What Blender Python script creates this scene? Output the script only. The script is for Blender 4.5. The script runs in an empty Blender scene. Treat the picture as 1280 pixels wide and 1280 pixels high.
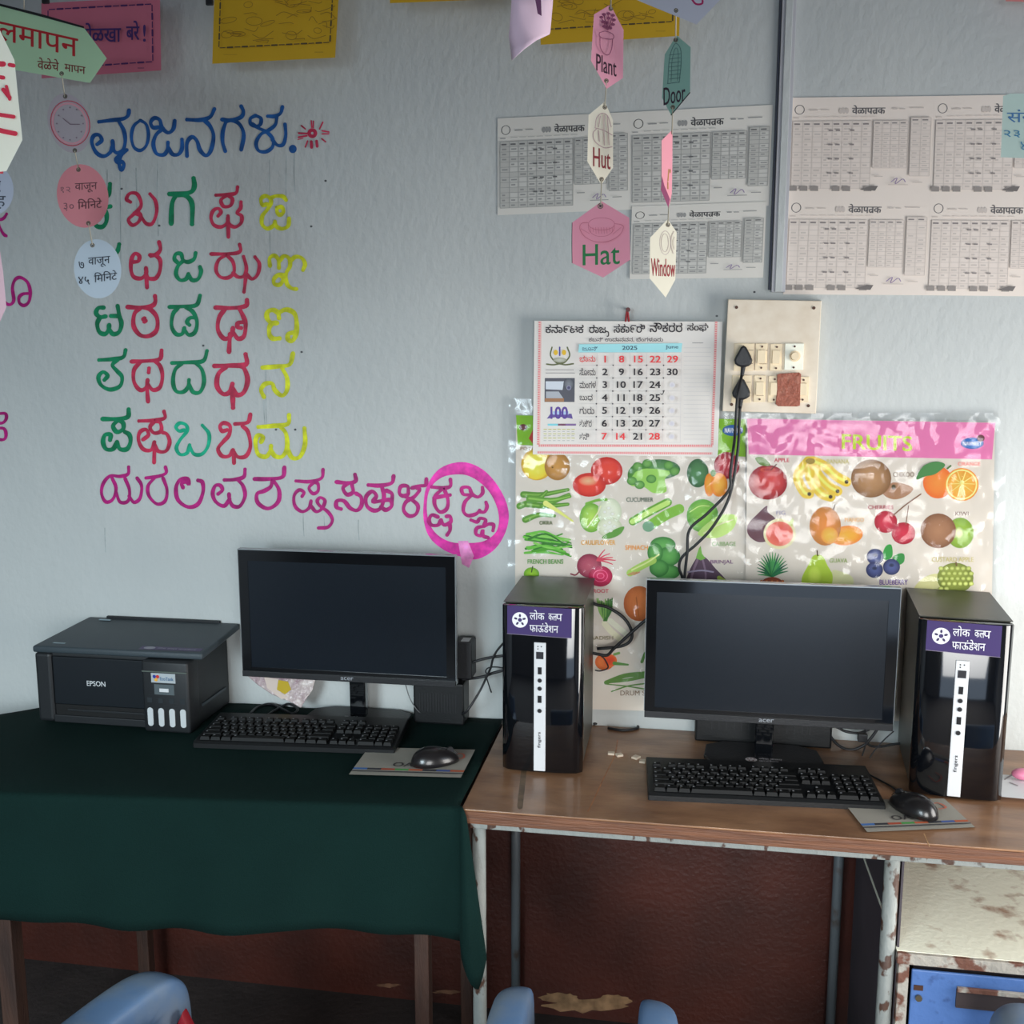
import bpy, bmesh, math, random
from mathutils import Vector, Matrix, geometry
random.seed(7)
SC = bpy.context.scene
COL = SC.collection
R = math.radians
# ------------------------------------------------------------------ camera
FPX = 1270.0
PITCH, YAW = R(8.7), R(9.5)
CAM = Vector((0, -2.27, 1.60))
cd = bpy.data.cameras.new('camera'); cam = bpy.data.objects.new('camera', cd); COL.objects.link(cam)
cam.location = CAM; cam.rotation_euler = (R(90)-PITCH, 0, YAW)
cd.sensor_width = 36; cd.lens = 36*FPX/1280; cd.clip_start = .02
SC.camera = cam
# ------------------------------------------------------------------ world, light, exposure
wd = bpy.data.worlds.new('world'); SC.world = wd; wd.use_nodes = True
bg = wd.node_tree.nodes['Background']; bg.inputs[0].default_value = (.62, .78, 1, 1); bg.inputs[1].default_value = 1.2
def area(name, loc, rot, sx, sy, power, col):
    l = bpy.data.lights.new(name, 'AREA'); l.shape = 'RECTANGLE'; l.size = sx; l.size_y = sy; l.energy = power; l.color = col
    o = bpy.data.objects.new(name, l); o.location = loc; o.rotation_euler = rot; COL.objects.link(o); return o
# daylight entering the door opening in the right wall, and the two windows of the rear wall
area('daylight_door', (1.68, -.90, .80), (R(78), 0, R(90)), .9, 1.4, 35, (1, .95, .88))
l2 = area('daylight_door_rear', (.75, -3.80, 1.15), (R(54), 0, 0), 1.25, 1.7, 35, (1, .985, .95)); l2.data.spread = R(105)
l3 = area('daylight_window_left', (-1.35, -3.80, 1.7), (R(46), 0, 0), 1.1, 1.2, 44, (.78, .93, 1)); l3.data.spread = R(105)
SC.view_settings.view_transform = 'Standard'; SC.view_settings.look = 'None'
SC.view_settings.exposure = 0.28; SC.view_settings.gamma = 1; SC.view_settings.use_curve_mapping = False

# ------------------------------------------------------------------ helpers: space
_cy, _sy, _cp, _sp = math.cos(YAW), math.sin(YAW), math.cos(PITCH), math.sin(PITCH)
FWD = Vector((-_sy*_cp, _cy*_cp, -_sp)); RGT = Vector((_cy, _sy, 0)); UPV = RGT.cross(FWD)
def ray(x, y): return FWD + RGT*((x-640)/FPX) - UPV*((y-640)/FPX)
def on_y(x, y, Y=0.0):
    d = ray(x, y); return CAM + d*((Y-CAM.y)/d.y)
def on_z(x, y, Z=.75):
    d = ray(x, y); return CAM + d*((Z-CAM.z)/d.z)
class Wall:                                     # a plane parallel to the back wall, read in photo pixels
    def __init__(s, Y): s.Y = Y
    def __call__(s, x, y, off=0): return on_y(x, y, s.Y-off)
class Card:                                     # upright plane through a point, turned about the vertical
    def __init__(s, x, y, Y, deg=0, tilt=0):
        s.p = on_y(x, y, Y); a = R(deg); t = R(tilt)
        s.n = Vector((math.sin(a)*math.cos(t), -math.cos(a)*math.cos(t), math.sin(t)))
        if s.n.dot(CAM-s.p) < 0: s.n = -s.n
    def __call__(s, x, y, off=0):
        d = ray(x, y); t = (s.p + s.n*off - CAM).dot(s.n)/d.dot(s.n); return CAM + d*t
class Flat:                                     # a horizontal plane read in photo pixels
    def __init__(s, Z): s.Z = Z
    def __call__(s, x, y, off=0): return on_z(x, y, s.Z+off)
class Loc:                                      # local plane: origin, u, v axes (metres per unit)
    def __init__(s, o, u, v): s.o, s.u, s.v = Vector(o), Vector(u), Vector(v); s.n = s.u.cross(s.v).normalized()
    def __call__(s, x, y, off=0): return s.o + s.u*x + s.v*y + s.n*off
# ------------------------------------------------------------------ helpers: materials
def lin(c): c = c/255.0; return c/12.92 if c <= .04045 else ((c+.055)/1.055)**2.4
def L(rgb, k=1.0): return tuple(min(.92, lin(c)*k) for c in rgb)
def mat(name, rgb, rough=.6, metal=0, k=1.0, var=0, scale=8, bump=0, bscale=60, coat=0, spec=.5, rgb2=None, stretch=(1, 1, 1), sharp=None, detail=5):
    m = bpy.data.materials.new(name); m.use_nodes = True; nt = m.node_tree; N = nt.nodes; K = nt.links
    b = N['Principled BSDF']; c = L(rgb, k)
    b.inputs['Base Color'].default_value = (*c, 1); b.inputs['Roughness'].default_value = rough
    b.inputs['Metallic'].default_value = metal; b.inputs['Coat Weight'].default_value = coat; b.inputs['Coat Roughness'].default_value = .05
    b.inputs['Specular IOR Level'].default_value = spec
    if var or rgb2 or bump:
        tc = N.new('ShaderNodeTexCoord'); mp = N.new('ShaderNodeMapping'); K.new(tc.outputs['Object'], mp.inputs[0]); mp.inputs['Scale'].default_value = stretch
    if var or rgb2:
        n = N.new('ShaderNodeTexNoise'); n.inputs['Scale'].default_value = scale; n.inputs['Detail'].default_value = detail; K.new(mp.outputs[0], n.inputs[0])
        r = N.new('ShaderNodeValToRGB'); K.new(n.outputs[0], r.inputs[0])
        lo, hi = sharp or (.3, .7)
        r.color_ramp.elements[0].position = lo; r.color_ramp.elements[1].position = hi
        if rgb2: c0, c1 = c, L(rgb2, k)
        else: c0, c1 = tuple(x*(1-var) for x in c), tuple(min(.95, x*(1+var)) for x in c)
        r.color_ramp.elements[0].color = (*c0, 1); r.color_ramp.elements[1].color = (*c1, 1)
        K.new(r.outputs[0], b.inputs['Base Color'])
    if bump:
        n2 = N.new('ShaderNodeTexNoise'); n2.inputs['Scale'].default_value = bscale; n2.inputs['Detail'].default_value = 4; K.new(mp.outputs[0], n2.inputs[0])
        bp = N.new('ShaderNodeBump'); bp.inputs['Strength'].default_value = bump; bp.inputs['Distance'].default_value = .01
        K.new(n2.outputs[0], bp.inputs['Height']); K.new(bp.outputs[0], b.inputs['Normal'])
    return m
def printmat(name, rough=.6, coat=0, bump=0, bscale=12):
    m = mat(name, (128, 128, 128), rough, coat=coat, bump=bump, bscale=bscale, spec=.3)
    N = m.node_tree.nodes; a = N.new('ShaderNodeVertexColor'); a.layer_name = 'Col'
    m.node_tree.links.new(a.outputs[0], N['Principled BSDF'].inputs['Base Color']); return m
M = {}
M['print'] = printmat('printed_paper')
M['printgloss'] = printmat('laminated_print', .5)
M['paint'] = printmat('enamel_lettering', .45)
_n = M['paint'].node_tree; _b = _n.nodes['Principled BSDF']; _v = _b.inputs['Base Color'].links[0].from_socket
_t = _n.nodes.new('ShaderNodeTexCoord'); _z = _n.nodes.new('ShaderNodeTexNoise'); _z.inputs['Scale'].default_value = 38; _z.inputs['Detail'].default_value = 3; _n.links.new(_t.outputs['Object'], _z.inputs[0])
_r = _n.nodes.new('ShaderNodeMapRange'); _r.inputs[1].default_value = .3; _r.inputs[2].default_value = .7; _r.inputs[3].default_value = .62; _r.inputs[4].default_value = 1.3; _n.links.new(_z.outputs[0], _r.inputs[0])
_m = _n.nodes.new('ShaderNodeVectorMath'); _m.operation = 'SCALE'; _n.links.new(_v, _m.inputs[0]); _n.links.new(_r.outputs[0], _m.inputs['Scale']); _n.links.new(_m.outputs[0], _b.inputs['Base Color'])
# ------------------------------------------------------------------ helpers: meshes
def obj(name, bm_or_me, m=None, parent=None, smooth=False, loc=None):
    if isinstance(bm_or_me, bmesh.types.BMesh):
        me = bpy.data.meshes.new(name); bmesh.ops.recalc_face_normals(bm_or_me, faces=bm_or_me.faces[:]); bm_or_me.to_mesh(me); bm_or_me.free()
    else: me = bm_or_me
    if m is not None:
        for q in (m if isinstance(m, (list, tuple)) else [m]): me.materials.append(q)
    if smooth:
        for p in me.polygons: p.use_smooth = True
    o = bpy.data.objects.new(name, me); COL.objects.link(o)
    if parent: o.parent = parent
    if loc: o.location = loc
    return o
def smooth_angle(o, deg=35):
    for p in o.data.polygons: p.use_smooth = True
    try:
        o.data.set_sharp_from_angle(angle=R(deg))
    except Exception: pass
    return o
def tag(o, label=None, cat=None, group=None, kind=None):
    if label: o['label'] = label
    if cat: o['category'] = cat
    if group: o['group'] = group
    if kind: o['kind'] = kind
    return o
def thing(name, label, cat, loc=(0, 0, 0), rz=0, group=None):
    o = bpy.data.objects.new(name, None); COL.objects.link(o); o.location = loc; o.rotation_euler = (0, 0, rz); o.empty_display_size = .05
    return tag(o, label, cat, group)
def dup(o, parent=None):
    c = o.copy(); COL.objects.link(c); c.parent = parent
    for ch in [x for x in bpy.data.objects if x.parent == o]: dup(ch, c)
    return c
def BM(): return bmesh.new()
def box(bm, x0, x1, y0, y1, z0, z1, mi=0, bev=0, rot=None, seg=2):
    v = [bm.verts.new((x, y, z)) for x in (x0, x1) for y in (y0, y1) for z in (z0, z1)]
    F = [(0, 1, 3, 2), (4, 6, 7, 5), (0, 4, 5, 1), (2, 3, 7, 6), (0, 2, 6, 4), (1, 5, 7, 3)]
    fs = [bm.faces.new([v[i] for i in q]) for q in F]
    bmesh.ops.recalc_face_normals(bm, faces=fs)
    for q in fs: q.material_index = mi
    if rot is not None:
        c = Vector(((x0+x1)/2, (y0+y1)/2, (z0+z1)/2))
        for q in v: q.co = c + rot @ (q.co-c)
    if bev:
        es = list({e for q in fs for e in q.edges})
        r = bmesh.ops.bevel(bm, geom=es, offset=bev, segments=seg, affect='EDGES', profile=.5)
        for q in r['faces']: q.material_index = mi
    return bm
def prism(bm, pts, fn, a, b, mi=0, bev=0):
    """pts: 2D outline, fn(x,y,off)->3D, extruded from off a to b"""
    n = len(pts)
    va = [bm.verts.new(fn(x, y, a)) for x, y in pts]; vb = [bm.verts.new(fn(x, y, b)) for x, y in pts]
    fs = [bm.faces.new(va[::-1]), bm.faces.new(vb)]
    for i in range(n): fs.append(bm.faces.new((va[i], va[(i+1) % n], vb[(i+1) % n], vb[i])))
    for q in fs: q.material_index = mi
    bmesh.ops.recalc_face_normals(bm, faces=fs)
    if bev:
        es = list({e for q in fs[:2] for e in q.edges})
        bmesh.ops.bevel(bm, geom=es, offset=bev, segments=2, affect='EDGES', profile=.5)
    return bm
def cyl(bm, p0, p1, r0, r1=None, n=16, mi=0):
    r1 = r0 if r1 is None else r1
    p0, p1 = Vector(p0), Vector(p1); d = (p1-p0).normalized()
    u = d.orthogonal().normalized(); w = d.cross(u)
    a = [bm.verts.new(p0+(u*math.cos(t)+w*math.sin(t))*r0) for t in [2*math.pi*i/n for i in range(n)]]
    b = [bm.verts.new(p1+(u*math.cos(t)+w*math.sin(t))*r1) for t in [2*math.pi*i/n for i in range(n)]]
    fs = [bm.faces.new(a[::-1]), bm.faces.new(b)] + [bm.faces.new((a[i], a[(i+1) % n], b[(i+1) % n], b[i])) for i in range(n)]
    for q in fs: q.material_index = mi
    return bm
def crom(pts, sub=5, closed=False):
    P = [Vector(p) for p in pts]; n = len(P); out = []
    if n < 3: return P
    rng = range(n if closed else n-1)
    for i in rng:
        p0 = P[(i-1) % n] if (closed or i > 0) else P[0]*2-P[1]
        p1 = P[i]; p2 = P[(i+1) % n]; p3 = P[(i+2) % n] if (closed or i+2 < n) else P[-1]*2-P[-2]
        for k in range(sub):
            t = k/sub; out.append(.5*((2*p1)+(p2-p0)*t+(2*p0-5*p1+4*p2-p3)*t*t+(3*p1-p0-3*p2+p3)*t**3))
    if not closed: out.append(P[-1])
    return out
def tube(bm, pts, r, n=8, sub=5, mi=0):
    P = crom(pts, sub); rings = []; u = None
    for i, p in enumerate(P):
        t = (P[min(i+1, len(P)-1)]-P[max(i-1, 0)]).normalized()
        if u is None: u = t.orthogonal().normalized()
        u = (u-t*u.dot(t)).normalized(); w = t.cross(u)
        rr = r(i/(len(P)-1)) if callable(r) else r
        rings.append([bm.verts.new(p+(u*math.cos(a)+w*math.sin(a))*rr) for a in [2*math.pi*k/n for k in range(n)]])
    for a, b in zip(rings, rings[1:]):
        for k in range(n): bm.faces.new((a[k], a[(k+1) % n], b[(k+1) % n], b[k])).material_index = mi
    bm.faces.new(rings[0][::-1]).material_index = mi; bm.faces.new(rings[-1]).material_index = mi
    return bm
# ------------------------------------------------------------------ helpers: ink (flat print)
_tc = {}
def textmesh(s, bold=0):
    key = (s, bold)
    if key not in _tc:
        c = bpy.data.curves.new('lettering', 'FONT'); c.body = s; c.size = 1; c.offset = bold; c.resolution_u = 3
        o = bpy.data.objects.new('lettering', c); me = bpy.data.meshes.new_from_object(o)
        V = [(v.co.x, v.co.y) for v in me.vertices]; F = [tuple(p.vertices) for p in me.polygons]
        bpy.data.objects.remove(o); bpy.data.curves.remove(c); bpy.data.meshes.remove(me)
        xs = [v[0] for v in V]; ys = [v[1] for v in V]
        _tc[key] = (V, F, min(xs), max(xs), min(ys), max(ys))
    return _tc[key]
class Ink:
    def __init__(s, fn, T=(0, 0, 1), k=1.0, step=.00012):
        s.fn = fn; s.T = T; s.V = []; s.F = []; s.C = []; s.k = k; s.lay = 1; s.step = step; s.wob = 0
    def p(s, x, y): return (s.T[0]+x/s.T[2], s.T[1]+y/s.T[2])
    def v(s, x, y, col):
        a, b = s.p(x, y); s.V.append(s.fn(a, b, s.lay*s.step)); s.C.append(L(col, s.k)); return len(s.V)-1
    def poly(s, pts, col, smooth=False):
        if smooth: pts = [(q.x, q.y) for q in crom(pts_close(pts), 4, True)]
        tri = geometry.tessellate_polygon([[Vector((x, y, 0)) for x, y in pts]])
        ids = [s.v(x, y, col) for x, y in pts]
        for t in tri: s.F.append(tuple(ids[i] for i in t))
        s.lay += 1; return s
    def rect(s, x0, y0, x1, y1, col): return s.poly([(x0, y0), (x1, y0), (x1, y1), (x0, y1)], col)
    def rects(s, rs, col):
        for x0, y0, x1, y1 in rs:
            s.F.append(tuple(s.v(x, y, col) for x, y in ((x0, y0), (x1, y0), (x1, y1), (x0, y1))))
        s.lay += 1; return s
    def ell(s, cx, cy, rx, ry, col, rim=None, rot=0, n=24, hx=0, hy=0):
        rim = rim or col; a = R(rot); c = s.v(cx+hx, cy+hy, col)
        def pt(t, q): x, y = rx*q*math.cos(t), ry*q*math.sin(t); return (cx+hx*(1-q)+x*math.cos(a)-y*math.sin(a), cy+hy*(1-q)+x*math.sin(a)+y*math.cos(a))
        mid = tuple(col[i]*.65+rim[i]*.35 for i in range(3))
        A = [s.v(*pt(2*math.pi*i/n, .6), mid) for i in range(n)]; B = [s.v(*pt(2*math.pi*i/n, 1), rim) for i in range(n)]
        for i in range(n):
            j = (i+1) % n; s.F.append((c, A[i], A[j])); s.F.append((A[i], B[i], B[j], A[j]))
        s.lay += 1; return s
    def ring(s, cx, cy, rx, ry, w, col, rot=0, n=28):
        a = R(rot); pts = [(cx+rx*math.cos(t)*math.cos(a)-ry*math.sin(t)*math.sin(a), cy+rx*math.cos(t)*math.sin(a)+ry*math.sin(t)*math.cos(a)) for t in [2*math.pi*i/n for i in range(n)]]
        return s.stroke(pts, w, col, closed=True, sub=1)
    def stroke(s, pts, w, col, closed=False, sub=4, taper=0, cap=True):
        P = crom([(x, y, 0) for x, y in pts], sub, closed); n = len(P); A = []; B = []
        for i, p in enumerate(P):
            q = (P[(i+1) % n]-P[(i-1) % n]) if closed else (P[min(i+1, n-1)]-P[max(i-1, 0)])
            if q.length < 1e-6: q = Vector((1, 0, 0))
            q.normalize(); nn = Vector((-q.y, q.x, 0)); f = 1+s.wob*math.sin(i*.55+w+P[0].x*.1)
            if taper: f = 1-taper*(i/(n-1))
            A.append(s.v(p.x+nn.x*w/2*f, p.y+nn.y*w/2*f, col)); B.append(s.v(p.x-nn.x*w/2*f, p.y-nn.y*w/2*f, col)); s.lay += 1.0/n
        for i in range(n if closed else n-1):
            j = (i+1) % n; s.F.append((A[i], A[j], B[j], B[i]))
        if cap and not closed:
            for p, q, f in ((P[0], P[0]-P[1], 1), (P[-1], P[-1]-P[-2], 1-taper)):
                if q.length < 1e-6: continue
                a0 = math.atan2(q.y, q.x); c = s.v(p.x, p.y, col)
                ids = [s.v(p.x+math.cos(a0+t)*w/2*f, p.y+math.sin(a0+t)*w/2*f, col) for t in [R(-90+30*k) for k in range(7)]]
                for i in range(6): s.F.append((c, ids[i], ids[i+1]))
        s.lay += 1; return s
    def text(s, body, x0, y0, x1, y1, col, bold=0, dy=0, skew=0):
        """fit text to the box (x0,y0)-(x1,y1); dy lowers the right end; skew moves the foot sideways"""
        V, F, a, b, c, d = textmesh(body, 0); h = abs(y1-y0)*bold*.55
        for ox, oy in ([(0, 0)] if not bold else [(-h, -h*.5), (h, h*.5), (h, -h*.5), (-h, h*.5)]):
            base = len(s.V)
            for x, y in V:
                u = (x-a)/(b-a); w = (d-y)/(d-c); s.v(x0+u*(x1-x0)+skew*w+ox, y0+w*(y1-y0)+dy*u+oy, col)
            for f in F: s.F.append(tuple(base+i for i in f))
            s.lay += .5
        s.lay += .5; return s
    def build(s, name, parent=None, m=None):
        me = bpy.data.meshes.new(name); me.from_pydata([tuple(v) for v in s.V], [], s.F)
        at = me.color_attributes.new('Col', 'FLOAT_COLOR', 'POINT')
        for i, c in enumerate(s.C): at.data[i].color = (*c, 1)
        me.materials.append(m or M['print']); o = bpy.data.objects.new(name, me); COL.objects.link(o)
        if parent: o.parent = parent
        return o
def pts_close(p): return [(x, y, 0) for x, y in p]
def sheet_bm(pts, fn, th=.0004): return prism(BM(), pts, fn, -th, 0)

# ================================================================== SETTING
K = 1.7                                     # albedo gain of the things on the wall
M['wall'] = mat('wall_distemper', (160, 164, 163), .85, k=1.57, rgb2=(167, 170, 168), scale=3, bump=.22, bscale=55, stretch=(1, 1, .7))
M['dado'] = mat('maroon_dado_paint', (80, 36, 26), .42, k=.75, rgb2=(50, 25, 20), scale=4, bump=.18, bscale=90, sharp=(.35, .75), detail=3)
M['floor'] = mat('dark_floor', (42, 34, 32), .8, var=.3, scale=9, bump=.3)
M['ceil'] = mat('ceiling_paint', (130, 128, 124), .9, var=.05, bump=.2)
M['roomwall'] = mat('room_wall_paint', (124, 126, 130), .9, var=.05, bump=.2)
WT = .62; FZ = .0; CH = 2.95; XL, XR, YR = -2.3, 1.7, -4.0
wb = obj('wall_back', box(BM(), XL-.1, XR+.1, 0, .15, WT, CH), M['wall']); tag(wb, kind='structure')
dd = obj('dado', box(BM(), XL-.1, XR+.1, -.003, .15, FZ, WT), M['dado'], wb)
fl = obj('floor', box(BM(), XL-.1, XR+.1, YR-.1, .15, FZ-.1, FZ), M['floor']); tag(fl, kind='structure')
ce = obj('ceiling', box(BM(), XL-.1, XR+.1, YR-.1, .15, CH, CH+.1), M['ceil']); tag(ce, kind='structure')
wl = obj('wall_left', box(BM(), XL-.1, XL, YR, 0, FZ, CH), M['roomwall']); tag(wl, kind='structure')
bm = BM()                                    # right wall with the door opening
box(bm, XR, XR+.1, -.40, 0, FZ, CH); box(bm, XR, XR+.1, YR, -1.5, FZ, CH); box(bm, XR, XR+.1, -1.5, -.40, 2.15, CH)
wr = obj('wall_right', bm, M['roomwall']); tag(wr, kind='structure')
bm = BM(); holes = [(-1.95, -.75), (.05, 1.45)]
box(bm, XL, holes[1][0], YR-.1, YR, FZ, 1.05); box(bm, holes[1][1], XR, YR-.1, YR, FZ, 1.05); box(bm, XL, XR, YR-.1, YR, 2.45, CH)
for a, b in ((XL, holes[0][0]), (holes[0][1], holes[1][0]), (holes[1][1], XR)): box(bm, a, b, YR-.1, YR, 1.05, 2.45)
we = obj('wall_rear', bm, M['roomwall']); tag(we, kind='structure')
M['frame'] = mat('window_frame_paint', (90, 110, 130), .5)
for i, (a, b) in enumerate(holes):
    bm = BM()
    for x in ((a, (a+b)/2-.02, b-.04) if i == 0 else (a, b-.04)): box(bm, x, x+.04, YR-.07, YR-.02, 1.05 if i == 0 else FZ, 2.45)
    for z in ((1.05, 1.72, 2.41) if i == 0 else (2.1, 2.41)): box(bm, a, b, YR-.07, YR-.02, z, z+.04)
    w = obj('window_1' if i == 0 else 'door_2', bm, M['frame']); tag(w, kind='structure')
bm = BM(); box(bm, XR, XR+.1, -.46, -.40, FZ, 2.15); box(bm, XR, XR+.1, -1.5, -1.44, FZ, 2.15); box(bm, XR, XR+.1, -1.44, -.46, 2.09, 2.15)
tag(obj('door_1', bm, M['frame']), kind='structure')
# peeling whitewash at the foot of the wall
ink = Ink(Wall(-.003), k=1.2)
for cx, cy, w, h in ((735, 1256, 62, 12), (700, 1247, 30, 8), (770, 1249, 26, 7), (485, 1232, 18, 3), (560, 1240, 22, 3), (60, 1213, 26, 3)):
    n = 22; pts = [(cx+w*math.cos(t)*random.uniform(.6, 1), cy+h*math.sin(t)*random.uniform(.5, 1)) for t in [2*math.pi*i/n for i in range(n)]]
    ink.poly(pts, (120, 92, 66) if w > 25 else (92, 66, 50))
ink.build('peeled_paint', wb, M['paint'])
# flat casing that carries the wires down to the switch board
tr = thing('cable_casing', 'pale flat plastic wiring casing running down the wall to the switch board', 'casing')
c0, c1 = on_y(979, 60).x, on_y(993, 60).x
obj('channel', box(BM(), c0-.006, c1, -.012, 0, 1.735, CH, bev=.001), mat('casing_plastic', (160, 160, 164), .6, k=1.5, var=.03), tr)
obj('cover_strip', box(BM(), c0+.001, c1-.007, -.015, -.012, 1.735, CH, bev=.001), M['wall'], tr)
obj('wire', tube(BM(), [(c0-.010, -.004, 1.74), (c0-.009, -.004, 2.2), (c0-.010, -.004, CH)], .0026), mat('grey_wire', (84, 88, 100), .6), tr)

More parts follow.
